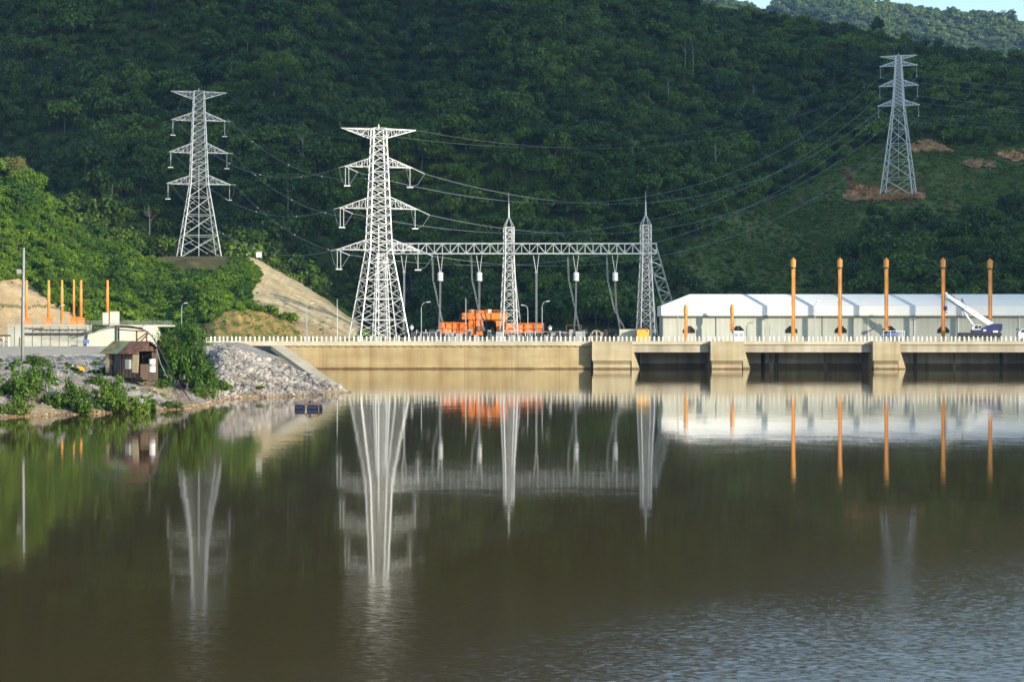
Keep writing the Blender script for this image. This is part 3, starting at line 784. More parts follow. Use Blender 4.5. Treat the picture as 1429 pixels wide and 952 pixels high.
# concrete edge strip of the embankment
def edge_strip():
    m = MB(); a = Vector((*wp(486, 548.3), .0)); b = P(396, 484.5, 291); n = 10
    side = Vector((-1.0, .15, 0))*1.9
    top = []
    d1 = (b - a); up = Vector((0, 0, .22))
    pts = [a + up, b + up, b + up + side + Vector((0,0,-.05)), a + up + side*1.3 + Vector((0, 0, .3))]
    low = [p - Vector((0, 0, .6)) for p in pts]
    m.v = [tuple(p) for p in pts + low]; m.f = [(0,1,2,3),(7,6,5,4),(0,4,5,1),(1,5,6,2),(2,6,7,3),(3,7,4,0)]
    o = m.build('concrete_edging', M['conc_kerb']); tag(o, 'pale concrete edging strip running down the riprap embankment', 'edging')
edge_strip()

# ------------------------------------------------------------------ the platform behind the dam
def platform():
    xs = np.linspace(-76, 330, 40); ys = np.linspace(473.2, 720, 30); Xw, Y = np.meshgrid(xs, ys)
    V = np.stack([Xw, Y, np.full_like(Xw, 6.2)], -1).reshape(-1, 3)
    return np_mesh('yard', V, grid_faces(40, 30), [M['bank_soil']], cols=np.tile(np.array([.30,.28,.24]), (len(V), 1)))
tag(add('yard', platform()), kind='structure')
sheet('road', -300, -76.01, 471.0, 660, 5.12, M['bank_soil'], 8)

# ------------------------------------------------------------------ the dam, bridge and piers
DW = 472.0
def dam():
    t = thing('dam_wall', (X(612, DW), DW, 0), 'long cream concrete dam wall with dark waterline, left of the bridge', 'dam')
    ox = t.location.x
    x0, x1 = X(395, DW) - ox, X(824.6, DW) - ox
    MB().bb(x0, x1, 0, 1.2, -3, 5.5).build('wall', M['conc_cream'], t)
    xl = X(272, DW) - ox
    MB().bb(xl, x1, -.55, 1.3, 5.503, 6.62).build('kerb', M['conc_kerb'], t)
    px = 405.0
    while px < 822:
        m = MB(); xx = X(px, DW) - ox
        m.prism([(0, 0), (.42, 0), (.42, .12), (.0, .12)], -.5, -.003)
        m.v = [(v[0] + xx, v[1], v[2] + 5.375 - (.22 if v[1] > -.25 and v[2] < .06 else 0)) for v in m.v]
        m.build('bracket', M['conc_girder'], t); px += 11.4
dam()
def railing(px0, px1, label, D=DW, z=6.62, yo=-.3):
    t = thing('railing', (X(px0, D), D + yo, z), label, 'railing', 'white post railings along the dam crest')
    L = X(px1, D) - X(px0, D); x = .2
    while x < L - .1:
        MB().box((x, 0, .54), (.34, .30, 1.08)).box((x, 0, 1.105), (.38, .34, .05)).build('post', M['post_white'], t)
        x += random.choice((.92, 1.0, 1.06, 1.12, 1.4))
    for h, nm in ((.32, 'rail'), (.70, 'rail')):
        MB().bar((0, .02, h), (L, .02, h), .07, .09).build(nm, M['rail_grey'], t)
railing(275, 430, 'white post railing on the road behind the riprap embankment')
railing(430, 824, 'white post railing along the top of the long cream dam wall')
railing(825, 990, 'white post railing on the bridge span beside the yellow cabin')
railing(990, 1215, 'white post railing on the bridge span below the short and tall orange cylinders', )
railing(1215, 1440, 'white post railing on the bridge span in front of the blue mobile crane')

def pier(px0, px1, wedge, label):
    xc = X((px0+px1)/2, DW); hw = (X(px1, DW) - X(px0, DW))/2
    t = thing('bridge_pier', (xc, DW, 0), label, 'pier', 'concrete bridge piers')
    zt, zb, zs = 6.62, 2.0, 1.1
    # head block overhanging the shaft, tapered underside
    m = MB()
    m.v = [(-hw,-3,zt),(hw,-3,zt),(hw,1.5,zt),(-hw,1.5,zt), (-hw,-3,zb),(hw,-3,zb),(hw,1.5,zb),(-hw,1.5,zb)]
    m.f = [(0,1,2,3),(0,4,5,1),(1,5,6,2),(2,6,7,3),(3,7,4,0),(7,6,5,4)]
    m.build('head', M['conc_pier'], t)
    m = MB(); hw2 = hw - .25
    m.v = [(-hw2,-2.9,zb-.004),(hw2,-2.9,zb-.004),(hw2,1.4,zb-.004),(-hw2,1.4,zb-.004), (-hw2+.1,-2.0,zs),(hw2-.1,-2.0,zs),(hw2-.1,1.4,zs),(-hw2+.1,1.4,zs)]
    m.f = [(0,1,2,3),(0,4,5,1),(1,5,6,2),(2,6,7,3),(3,7,4,0),(7,6,5,4)]
    m.build('corbel', M['conc_pier'], t)
    MB().bb(-hw2+.1, hw2-.1, -2.35, 14, -3, zs-.004).build('footing', M['conc_pier'], t)
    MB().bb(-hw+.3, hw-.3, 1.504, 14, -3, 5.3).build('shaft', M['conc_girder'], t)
    # raked buttress on the right
    m = MB(); m.prism([(hw+.003, 4.6), (hw+.55, 4.0), (hw+wedge, -.5), (hw+.003, -.5)], -1.2, 5.5)
    m.build('buttress', M['conc_pier'], t)
pier(825.5, 881, 2.1, 'wide concrete pier where the dam wall meets the bridge')
pier(990, 1036, 1.9, 'concrete pier below the white booth with short orange cylinder')
pier(1215, 1252.5, 1.9, 'narrow concrete pier under the blue shelter')
pier(1452, 1490, 1.9, 'concrete pier past the white truck')
def bridge():
    t = thing('bridge', (X(1150, DW), DW, 0), 'long low concrete road bridge spanning between the piers', 'bridge')
    ox = t.location.x; x1 = X(1600, DW) - ox
    spans = [(881, 990), (1036, 1215), (1252.5, 1452), (1490, 1600)]
    for a, b in spans:
        MB().bb(X(a, DW)-ox+.004, X(b, DW)-ox-.004, -1.15, 11, 5.78, 6.6).build('deck_slab', M['conc_kerb'], t)
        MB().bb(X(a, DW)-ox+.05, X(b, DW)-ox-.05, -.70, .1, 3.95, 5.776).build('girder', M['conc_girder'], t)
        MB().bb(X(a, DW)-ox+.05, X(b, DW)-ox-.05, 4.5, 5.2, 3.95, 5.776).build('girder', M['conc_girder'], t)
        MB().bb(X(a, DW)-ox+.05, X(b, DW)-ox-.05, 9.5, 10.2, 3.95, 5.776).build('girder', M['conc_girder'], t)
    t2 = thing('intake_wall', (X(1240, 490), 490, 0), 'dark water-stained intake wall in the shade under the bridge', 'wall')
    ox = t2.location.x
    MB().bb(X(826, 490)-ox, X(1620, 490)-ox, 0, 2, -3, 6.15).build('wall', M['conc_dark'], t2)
    for a, b in ((1062, 1067), (1073, 1079), (1081, 1086), (890, 893), (1150, 1154), (1275, 1279), (1330, 1333), (1395, 1399)):
        MB().bb(X(a, 490)-ox, X(b, 490)-ox, -.35, -.003, -3, 5.2).build('gate_guide', random.choice((M['dark'], M['conc_girder'], M['void'])), t2)
bridge()

# ------------------------------------------------------------------ the white powerhouse
DB = 505.0
def powerhouse():
    t = thing('powerhouse', (X(1176, DB), DB, 6.2), 'long white-roofed grey-green powerhouse behind the bridge', 'building')
    ox, oz = t.location.x, 6.2
    xa, xb = X(925, DB) - ox, X(1640, DB) - ox
    MB().bb(xa, xb, 0, 12, 0, 6.9).build('wall', M['cladding'], t)
    # roof: fascia, then a hipped sheet roof
    zf0, zf1, zr = 12.9-oz, 15.45-oz, 18.5-oz
    x0 = X(922.5, DB) - ox; fy = -1.25
    MB().bb(x0, xb+1, fy, 13, zf0, zf1).build('fascia', M['roof_white'], t)
    m = MB(); hx = X(963, 508.4) - ox; yb = 13.0; ry = 3.4
    z1 = zf1 + .004
    m.v = [(x0, fy, z1), (xb+1, fy, z1), (xb+1, yb, z1), (x0, yb, z1), (hx, ry, zr), (xb+1, ry, zr), (xb+1, yb-3.4, zr), (hx, yb-3.4, zr)]
    m.f = [(0,1,5,4), (3,0,4,7), (2,3,7,6), (4,5,6,7), (1,2,6,5), (3,2,1,0)]
    rf = m.build('roof', M['roof_white'], t)
    for k in range(1, 4):
        f = k/4.0; p = Vector((x0, fy, z1)).lerp(Vector((hx, ry, zr)), f)
        MB().bar((p.x, p.y-.03, p.z+.02), (xb, p.y-.03, p.z+.02), .12, .05).build('seam', M['roof_white'], rf)
    MB().bb(x0-.05, xb+1, fy-.12, fy-.003, zf0-.12, zf0+.16).build('gutter', M['greybox'], t)
    for px in (999.8, 1148, 1211, 1276, 1337, 1422):
        xx = X(px, DB) - ox
        MB().bar((xx, -.12, 0), (xx, -.12, 6.7), .22).build('downpipe', M['white'] if px > 1200 else M['greybox'], t)
    for px in (961.5, 1030, 1104.3, 1173.2, 1241.5, 1316.4):
        xx = X(px, DB) - ox; hw = 1.52; zb = Z(465, DB)-oz; zm = Z(460.5, DB)-oz; zt = Z(455, DB)-oz
        v = MB(); v.prism([(xx-hw, zb), (xx+hw, zb), (xx+hw, zm), (xx+.45, zt), (xx-.45, zt), (xx-hw, zm)], -.10, -.003)
        vo = v.build('louvre_opening', M['void'], t)
        MB().bar((xx, -.13, zb), (xx, -.13, zt), .05).build('mullion', M['greybox'], vo)
    for px in (1069.5, 1279.5):
        lo = MB(); xx = X(px, DB) - ox; z = Z(444, DB) - oz
        lo.bar((xx, 0, z), (xx, -.8, z+.1), .08).box((xx, -1.0, z), (.7, .45, .28)).build('floodlight', M['dark'], t)
powerhouse()

# hydraulic gate cylinders
DC = 497.5
def hoist(px, top, label, tall=True, base=None):
    t = thing('gate_cylinder', (X(px, DC), DC, 6.2), label, 'gate cylinder', 'tall orange hydraulic gate cylinders' if tall else 'short orange hydraulic gate cylinders')
    h = Z(top, DC) - 6.2; b0 = 0 if base is None else Z(base, DC) - 6.2
    if tall:
        MB().lathe((0,0,0), [(.56, b0), (.56, b0+.6), (.44, b0+.7), (.44, h-4.4), (.52, h-2.0)], 14).build('barrel', M['orange'], t, True)
        MB().lathe((0,0,0), [(.56, h-2.0), (.66, h-1.9), (.66, h-.12), (.60, h-.08), (.60, h), (.26, h+.02), (.26, h+.35), (.10, h+.38)], 14).build('head', M['orange'], t)
        MB().lathe((0,0,0), [(.615, h-2.35), (.615, h-2.05)], 14).build('collar', M['dark'], t)
        for sx in (-.36, .36):
            MB().tube([(sx, -.42, b0+.3), (sx, -.42, h-2.6)], .085, 6).build('pipe', M['orange'], t)
        for k in range(4):
            z = b0 + 2 + k*(h-b0-5)/4.0
            MB().lathe((0,0,0), [(.53, z), (.53, z+.16)], 14).build('flange', M['orange'], t)
        MB().tube([(.08, 0, h+.25), (.08, 0, h+1.3)], .06, 5).build('antenna', M['dark'], t)
        if base is None: MB().box((0, 0, .25), (1.9, 1.9, .5)).build('pedestal', M['orange'], t)
    else:
        MB().lathe((0,0,0), [(.45, b0), (.45, h-3.6), (.34, h-3.5), (.34, h-2.9)], 14).build('barrel', M['orange'], t, True)
        MB().lathe((0,0,0), [(.34, h-2.9), (.58, h-2.4), (.60, h-.9), (.40, h-.4), (.28, h)], 14).build('head', M['orange'], t)
        for sx in (-.36, .36): MB().tube([(sx, -.4, b0+.3), (sx, -.4, h-3.7)], .08, 6).build('pipe', M['orange'], t)
    return t
hoist(957, 425, 'short orange gate cylinder nearest the yellow cabin', False)
hoist(1021.7, 424.5, 'short orange gate cylinder behind the small white booth', False, 462)
hoist(1107, 362, 'tall orange gate cylinder next to the grey scaffold')
hoist(1172, 362, 'tall orange gate cylinder left of the slanting solar panel')
hoist(1236.7, 362, 'tall orange gate cylinder rising over the blue shelter', True, 462)
hoist(1316, 362, 'tall orange gate cylinder beside the crane hook')
hoist(1381.5, 363, 'tall orange gate cylinder behind the crane counterweight')

# ------------------------------------------------------------------ lattice towers
def seg_w(z, Ht, zw, wb, ww, wt):
    return wb + (ww-wb)*z/zw if z < zw else ww + (wt-ww)*(z-zw)/(Ht-zw)
def corners(w, z): return [Vector((sx*w/2, sy*w/2, z)) for sx, sy in ((-1,-1),(1,-1),(1,1),(-1,1))]
def lattice_body(m, zs, wf, leg, br, sub=()):
    for i in range(len(zs)-1):
        a = corners(wf(zs[i]), zs[i]); b = corners(wf(zs[i+1]), zs[i+1])
        for k in range(4):
            m.bar(a[k], b[k], leg)
            n = (k+1) % 4
            m.bar(a[k], b[n], br); m.bar(a[n], b[k], br); m.bar(b[k], b[n], br)
            if i in sub:
                c = (a[k]+b[n]+a[n]+b[k])/4
                for (u, v) in ((a[k], b[k]), (a[n], b[n])):
                    mid = (u+v)/2; m.bar(mid, u*.5+c*.5, br*.7); m.bar(mid, v*.5+c*.5, br*.7); continue
                    q1 = (u*.75+v*.25); q3 = (u*.25+v*.75)
                    m.bar(mid, c, br*.75)
                    m.bar(q1, u*.5+c*.5, br*.7); m.bar(q3, v*.5+c*.5, br*.7); m.bar(mid, u*.5+c*.5, br*.7); m.bar(mid, v*.5+c*.5, br*.7)
def crossarm(side, L, zb, zt, wb, wt, ch, br, n=5, flat_top=False, droop=0):
    m = MB()
    tip = Vector((side*L, 0, (zt if flat_top else zb) + droop))
    roots_b = [Vector((side*wb/2, s*wb/2, zb)) for s in (-1, 1)]; roots_t = [Vector((side*wt/2, s*wt/2, zt)) for s in (-1, 1)]
    for a in roots_b + roots_t: m.bar(a, tip, ch)
    for i in range(1, n):
        f = i/n; g = (i-1)/n
        B = [r.lerp(tip, f) for r in roots_b]; T = [r.lerp(tip, f) for r in roots_t]
        B0 = [r.lerp(tip, g) for r in roots_b]; T0 = [r.lerp(tip, g) for r in roots_t]
        for s in (0, 1):
            m.bar(B[s], T[s], br); m.bar(B0[s] if i % 2 else T0[s], T[s] if i % 2 else B[s], br)
        m.bar(B[0], B[1], br); m.bar(T[0], T[1], br*.8); m.bar(B0[0], B[1], br*.8)
    return m, tip
def ins_string(m, p, q, r=.13):
    p = Vector(p); q = Vector(q); L = (q-p).length; n = max(6, int(L/.28))
    m.tube([p, q], r*.35, 5)
    for i in range(n):
        c = p.lerp(q, (i+.6)/(n+.2)); d = (q-p).normalized()*.045
        m.tube([c-d, c+d], r, 7)
def pylon(label, base, rz, Ht, zw, wb, ww, wt, arms, peak, leg, br, mat, tension, dirs, strlen=5.0, npan=(5, 13), sub=(0, 1, 2), twin_left=True):
    t = thing('pylon', base, label, 'pylon', 'lattice steel transmission pylons', rz)
    wf = lambda z: seg_w(z, Ht, zw, wb, ww, wt)
    low = [zw*(1-(1-i/npan[0])**1.25) for i in range(npan[0]+1)]; up = [zw + (Ht-zw)*i/npan[1] for i in range(1, npan[1]+1)]
    m = MB(); lattice_body(m, low + up, wf, leg, br, sub); m.build('tower_body', mat, t)
    m = MB(); m.tube([(0,0,0), (0,0,Ht*.55)], .12, 5) if tension else m.bar((0,0,low[1]), (0,0,low[-2]), .1)
    m.build('ladder', mat, t)
    for k, c in enumerate(corners(wb, 0)): MB().box((c.x, c.y, -.3), (1.3, 1.3, .8)).build('footing', M['conc_girder'], t)
    zp, dp, Lp = peak; att = {}
    for s in (-1, 1):
        m, tip = crossarm(s, Lp, zp-dp, zp, wf(zp-dp), wf(zp), leg*.6, br*.8, 6, True)
        m.build('peak_arm', mat, t); att[('peak', s)] = tip
    MB().bar((0,0,zp), (0,0,zp+1.2), .2).build('lightning_tip', mat, t)
    inv = Matrix.Rotation(-rz, 3, 'Z')
    for i, (zb, zt, L) in enumerate(arms):
        for s in (-1, 1):
            m, tip = crossarm(s, L, zb, zt, wf(zb), wf(zt), leg*.65, br*.85)
            ao = m.build('crossarm', mat, t)
            lowp = tip + Vector((0, 0, -strlen))
            m = MB()
            if twin_left and s < 0:
                for o_ in (-.45, .45): ins_string(m, tip + Vector((o_-s*.6, 0, 0)), lowp + Vector((o_-s*.6, 0, 0)))
            else: ins_string(m, tip - Vector((s*.6, 0, 0)), lowp - Vector((s*.6, 0, 0)))
            m.box(lowp - Vector((s*.6, 0, .1)), (1.7 if tension else .7, .25, .25)); m.build('insulator_string', M['glass_ins'], t)
            if tension:
                ends = []
                for d in dirs:
                    dd = inv @ Vector(d).normalized(); e = tip + dd*4.2
                    m = MB(); 
                    for o_ in (-.25, .25): ins_string(m, tip + Vector((0, o_, 0)), e + Vector((0, o_, 0)), .11)
                    m.build('tension_string', M['glass_ins'], t); ends.append(e)
                m = MB()
                if len(ends) == 2: loop = [ends[0], ends[0].lerp(lowp, .55) - Vector((0,0,.9)), lowp - Vector((s*.6,0,.15)), ends[1].lerp(lowp, .55) - Vector((0,0,.9)), ends[1]]
                else: loop = [ends[0], ends[0].lerp(lowp, .5) - Vector((0,0,.9)), lowp - Vector((s*.6,0,.15))]
                m.tube(loop, .05, 5).build('jumper', M['wire'], t)
                att[(i, s)] = ends
            else: att[(i, s)] = [lowp]
    mw = Matrix.Translation(base) @ Matrix.Rotation(rz, 4, 'Z')
    out = {k: ([mw @ p for p in v] if isinstance(v, list) else mw @ v) for k, v in att.items()}
    return t, out
def conductor(a, b, sag, label, twin=True, r=.032, marks=0, name='power_line', group='overhead conductors'):
    a = Vector(a); b = Vector(b); n = 26
    t = thing(name, a, label, 'power line', group)
    pts = [Vector((0,0,0)).lerp(b-a, i/n) - Vector((0, 0, 4*sag*(i/n)*(1-i/n))) for i in range(n+1)]
    side = (b-a).cross(Vector((0,0,1))).normalized()*.25
    m = MB()
    for o in ((side, -side) if twin else (Vector((0,0,0)),)): m.tube([p+o for p in pts], r, 4)
    m.build('cable', M['wire_dim'] if marks != 2 else M['wire'], t)
    for k in range(marks):
        i = int((k+.7)/(marks+.4)*n); MB().lathe(pts[i]-Vector((0,0,.3)), [(.05,.1),(.18,.18),(.21,.3),(.18,.42),(.05,.5)], 8).build('spacer', M['greybox'], t)

s1 = 520/F; NPz = 6.2; b1 = Vector((X(528.5, 520), 520, NPz))
sA = 664/F; b2 = Vector((X(277.5, 664), 664, spur_z(np.array(277.5), np.array(664.0)).item()))
sR = 847/F; b3 = Vector((RP[0], RP[1], RPZ + .3))
def zz(py, D, base): return Z(py, D) - base.z
th = R(18)
d12 = (b2 - b1); d13 = (b3 - b1)
ap = 1/(math.cos(th)+math.sin(th)); ac = 1/math.cos(th)
near, aN = pylon('large bright white lattice pylon standing in front at the left end of the gantry', b1, th, zz(179, 520, b1), zz(349, 520, b1), 90*s1*ap, 39*s1*ap, 22*s1*ap,
    [(zz(233,520,b1), zz(220,520,b1), 46*s1*ac), (zz(291,520,b1), zz(275,520,b1), 53*s1*ac), (zz(349,520,b1), zz(334,520,b1), 57*s1*ac)],
    (zz(180,520,b1), 13*s1, 51*s1*ac), .24, .075, M['steel'], True, [Vector((d12.x, d12.y, -6)), Vector((.8, .6, -.35))], 5.0, (5, 14), (0, 1, 2, 3))
left, aL = pylon('white lattice pylon on the green spur at the left', b2, R(16), zz(127, 664, b2), zz(257, 664, b2), 70*sA*.8, 30*sA*.8, 17*sA*.8,
    [(zz(168,664,b2), zz(157,664,b2), 37*sA*1.04), (zz(213,664,b2), zz(200,664,b2), 40*sA*1.04), (zz(257,664,b2), zz(245,664,b2), 43.5*sA*1.04)],
    (zz(128,664,b2), 10*sA, 37.5*sA*1.04), .27, .09, M['steel_mid'], True, [Vector((-d12.x, -d12.y, -10))], 5.0, (4, 13), (0, 1, 2), False)
right, aR = pylon('distant grey lattice pylon on bare soil high on the mountain at the right', b3, R(-20), zz(77, 847, b3), zz(147, 847, b3), 57*sR*.78, 19*sR*.78, 9*sR*.78,
    [(zz(91.5,847,b3), zz(85,847,b3), 25.5*sR*1.06), (zz(119.5,847,b3), zz(111,847,b3), 26.5*sR*1.06), (zz(147,847,b3), zz(139,847,b3), 28*sR*1.06)],
    (zz(77.5,847,b3), 5*sR, 24.5*sR*1.06), .32, .13, M['steel_bright'], False, [], 4.6, (6, 13), (0, 1, 2), False)
lv = ('top', 'middle', 'bottom')
for i in range(3):
    for s in (-1, 1):
        sd = 'left' if s < 0 else 'right'
        conductor(aL[(i, s)][0], aN[(i, s)][0], 9, 'line between the two white pylons, %s crossarm, %s tip' % (lv[i], sd), True, .035, 4)
        e = aN[(i, s)][1] if len(aN[(i, s)]) > 1 else aN[(i, s)][0]
        conductor(e, aR[(i, s)][0], 26 - i*1.5, 'line from near pylon to mountain pylon, %s crossarm, %s tip' % (lv[i], sd), True, .034, 2)
        far_end = aR[(i, s)][0] + Vector((330, 60, 18 + i))
        conductor(aR[(i, s)][0], far_end, 14, 'line leaving the mountain pylon to the right, %s crossarm, %s tip' % (lv[i], sd), True, .04)
for s in (-1, 1):
    sd = 'left' if s < 0 else 'right'
    conductor(aL[('peak', s)], aN[('peak', s)], 7, 'thin earth wire between the %s peak tips of the two white pylons' % sd, False, .025)
    conductor(aN[('peak', s)], aR[('peak', s)], 18, 'thin earth wire from the %s peak of the near pylon to the mountain pylon' % sd, False, .03)

# ------------------------------------------------------------------ switchyard gantry
DG = 545.0; sG = DG/F
def gantry():
    t = thing('switchyard_gantry', (X(735, DG), DG, 6.2), 'long grey lattice portal gantry with two spired columns behind the dam', 'gantry')
    ox = t.location.x
    def gx(px): return X(px, DG) - ox
    zb, zt = Z(354, DG)-6.2, Z(340, DG)-6.2
    m = MB(); x0, x1 = gx(540), gx(916); dy = 1.3
    for y in (-dy, dy):
        for z in (zb, zt): m.bar((x0, y, z), (x1, y, z), .30)
    n = 34; xs = [x0+(x1-x0)*i/n for i in range(n+1)]
    for i in range(n+1):
        for y in (-dy, dy): m.bar((xs[i], y, zb), (xs[i], y, zt), .16)
        for z in (zb, zt): m.bar((xs[i], -dy, z), (xs[i], dy, z), .12)
        if i < n:
            for y in (-dy, dy): m.bar((xs[i], y, zt if i % 2 else zb), (xs[i+1], y, zb if i % 2 else zt), .16)
            m.bar((xs[i], -dy, zt), (xs[i+1], dy, zt), .10)
    m.build('beam', M['steel_dull'], t)
    for px, top, rod in ((532, None, None), (710, 305, 268), (901, 302, 265)):
        xc = gx(px); zc = zb if top is None else zb
        m = MB(); wb, wt = 30*sG*.72, 15*sG*.8
        zs = [0 + zb*(1-(1-i/9)**1.1) for i in range(10)]
        wf = lambda z: wb + (wt-wb)*min(1, z/zb)
        lattice_body(m, zs, wf, .24, .10)
        if top:
            ztp = Z(top+12, DG)-6.2; zs2 = [zb + (ztp-zb)*i/4 for i in range(5)]
            lattice_body(m, zs2, lambda z: wt, .24, .10)
            for c in corners(wt, ztp): m.bar(c, (0, 0, Z(top, DG)-6.2+.6), .2)
        rot = Matrix.Rotation(R(14), 3, 'Z')
        m.v = [tuple(rot @ Vector(v) + Vector((xc, 0, 0))) for v in m.v]
        co = m.build('column', M['steel_dull'], t)
        if top:
            r0 = Z(top, DG)-6.2
            r = MB(); r.tube([(xc, 0, r0+.2), (xc, 0, r0+4.2)], .28, 6, .12).tube([(xc, 0, r0+4.2), (xc, 0, Z(rod, DG)-6.2)], .08, 5, .03)
            r.build('lightning_rod', M['steel_dull'], co)
        # raked rear leg
        m = MB(); zt2 = zb*.96; a0 = Vector((xc+.9, 1.0, zt2)); a1 = Vector((xc+gx(722)-gx(710)+.6, 5.5, 0)); nseg = 9
        if px != 532:
            for o in (Vector((-.55,0,0)), Vector((.55,0,0))): m.bar(a0+o*.5, a1+o*1.6, .22)
            for i in range(nseg):
                f, g = i/nseg, (i+1)/nseg; p, q = a0.lerp(a1, f), a0.lerp(a1, g); o0, o1 = .27+.6*f, .27+.6*g
                m.bar(p+Vector((-o0 if i%2 else o0,0,0)), q+Vector((o1 if i%2 else -o1,0,0)), .12)
            m.build('raked_leg', M['steel_dull'], t)
    # slanting end strut at the right
    m = MB(); a0 = Vector((gx(908), 0, zt-.5)); a1 = Vector((gx(953), 16, -.2)); n = 14; hw = 1.4
    side = Vector((1, 0, .28)).normalized()
    for o in (-hw, hw):
        for y in (-.8, .8): m.bar(a0+side*o+Vector((0,y,0)), a1+side*o+Vector((0,y,0)), .26)
    for i in range(n):
        p, q = a0.lerp(a1, i/n), a0.lerp(a1, (i+1)/n)
        for y in (-.8, .8):
            m.bar(p+side*(hw if i%2 else -hw)+Vector((0,y,0)), q+side*(-hw if i%2 else hw)+Vector((0,y,0)), .14)
            m.bar(q-side*hw+Vector((0,y,0)), q+side*hw+Vector((0,y,0)), .12)
    m.build('end_strut', M['steel_dull'], t)
gantry()
zb = Z(354, DG)
def drop(px, trap, foot, label):
    t = thing('insulator_drop', (X(px, DG), DG, zb), label, 'insulator', 'insulator strings hanging from the gantry')
    k = 5.0 if trap else 4.6
    y0 = Z(380, DG) - zb
    m = MB(); ins_string(m, (-.9, 0, 0), (-.12, 0, y0), .12); m.build('insulator_string', M['glass_ins'], t)
    m = MB(); ins_string(m, (.75, 0, 0), (.12, 0, y0), .12); m.build('insulator_string', M['glass_ins'], t)
    MB().box((0, 0, y0), (.9, .3, .18)).build('yoke', M['steel_dull'], t)
    zbot = y0
    if trap:
        zbot = Z(392, DG) - zb
        MB().lathe((0,0,0), [(.3, y0-.1), (.78, y0-.12), (.78, y0-.3), (.74, y0-.32), (.74, zbot+.2), (.78, zbot+.18), (.78, zbot)], 14).build('line_trap', M['glass_ins'], t)
    fx = X(foot[0], DG) - X(px, DG); fz = Z(foot[1], DG) - zb
    m = MB()
    for o in (-.14, .14): m.tube([(o, 0, zbot), (o + fx*.15, 0, zbot + (fz-zbot)*.5), (fx + o, 0, fz)], .06 if trap else .085, 5)
    m.build('dropper', M['wire'], t)
    if trap:
        m = MB()
        for o in (-.14, .14): m.tube([(-2.3+o, 1.0, .2), (-2.0+o, .8, y0*1.4), (-.3+o, .2, zbot + (fz-zbot)*.55), (fx*1.0+1.6+o, 0, fz)], .05, 5)
        m.build('dropper', M['wire'], t)
drop(614.5, True, (612.5, 462), 'hanging white line trap above the left end of the orange steel beam')
drop(669, True, (668, 462), 'hanging white line trap above the orange gantry crane')
drop(748.5, False, (748.5, 466), 'insulator string without a line trap right of the middle gantry column')
drop(804, True, (801, 462), 'hanging white line trap above the brown steel frame')
drop(858.5, True, (866, 464), 'hanging white line trap next to the right gantry column')
drop(564, False, (563, 462), 'insulator string without a line trap beside the near pylon')

# ------------------------------------------------------------------ orange crane and steelwork in the yard
DO = 560.0
def crane_orange():
    ox = X(675, DO)
    t = thing('gantry_crane', (ox, DO, 6.2), 'bright orange gantry crane with arched opening and rooftop machinery', 'crane')
    g = lambda px: X(px, DO) - ox
    h = lambda py: Z(py, DO) - 6.2
    MB().bb(g(645), g(708), -2.4, 2.4, h(446), h(437)).build('bridge_beam', M['orange_br'], t)
    for a, b in ((654, 663), (664.5, 674)): MB().bb(g(a), g(b), -1.7, 1.7, h(468), h(446)-.004).build('leg', M['orange_br'], t)
    m = MB(); m.prism([(g(691), h(446)-.004), (g(704), h(446)-.004), (g(704), h(470)), (g(693.5), h(470)), (g(692.5), h(452))], -1.5, 1.5); m.build('leg', M['orange_br'], t)
    m = MB(); m.prism([(g(674), h(446)-.006), (g(691), h(446)-.006), (g(691), h(449)), (g(686), h(447.4)), (g(679), h(447.4)), (g(674), h(449))], -1.2, 1.2); m.build('arch', M['orange_br'], t)
    MB().bb(g(641), g(645)-.004, -1, 1, h(446), h(438)).build('hoist_box', M['dark'], t)
    MB().bb(g(655), g(663), -1, 1, h(437)+.003, h(432)).build('machine_house', M['ply'], t)
    MB().bb(g(681), g(686), -1, 1, h(437)+.003, h(432)).build('machine_house', M['white'], t)
    MB().bb(g(665), g(679), -.8, .8, h(437)+.003, h(433.5)).build('winch', M['orange_br'], t)
    m = MB()
    for py in (433, 435): m.bar((g(650), -2.4, h(py)), (g(706), -2.4, h(py)), .07)
    for px in range(650, 708, 5): m.bar((g(px), -2.4, h(437)), (g(px), -2.4, h(433)), .07)
    m.build('handrail', M['orange_br'], t)
    MB().bb(g(666), g(673), -2.3, -1.71, h(462), h(455)).build('cab', M['rust'], t)
    for px in (656, 671, 699): MB().bb(g(px-4), g(px+4), -.9, .9, 0, h(468.5)).build('bogie', M['dark'], t)
crane_orange()
def steel_beam(a, b, y0, y1, D, label):
    ox = X((a+b)/2, D); t = thing('steel_gate', (ox, D, 6.2), label, 'gate leaf', 'orange steel gate leaves stored in the yard')
    w = X(b, D)-X(a, D); z0 = Z(y1, D)-6.2; z1 = Z(y0, D)-6.2
    MB().bb(-w/2, w/2, 0, .5, z0, z1).build('skin_plate', M['orange_br'], t)
    for k in range(3): MB().bb(-w/2, w/2, -.6, -.003, z0+(z1-z0)*k/2-.1*k, z0+(z1-z0)*k/2-.1*k+.15).build('stiffener', M['orange_br'], t)
    for k in range(5): MB().bb(-w/2+(w-.12)*k/4, -w/2+(w-.12)*k/4+.12, -.5, -.004, z0+.16, z1-.21).build('stiffener', M['orange_br'], t)
    for k in (-1, 1): MB().bb(k*w*.35-.4, k*w*.35+.4, -.3, .9, 0, z0-.003).build('support', M['dark'], t)
steel_beam(613.5, 652, 450, 466, 556, 'orange steel gate leaf left of the orange gantry crane')
steel_beam(706, 759, 451, 465, 556, 'longer orange steel gate leaf right of the orange gantry crane')

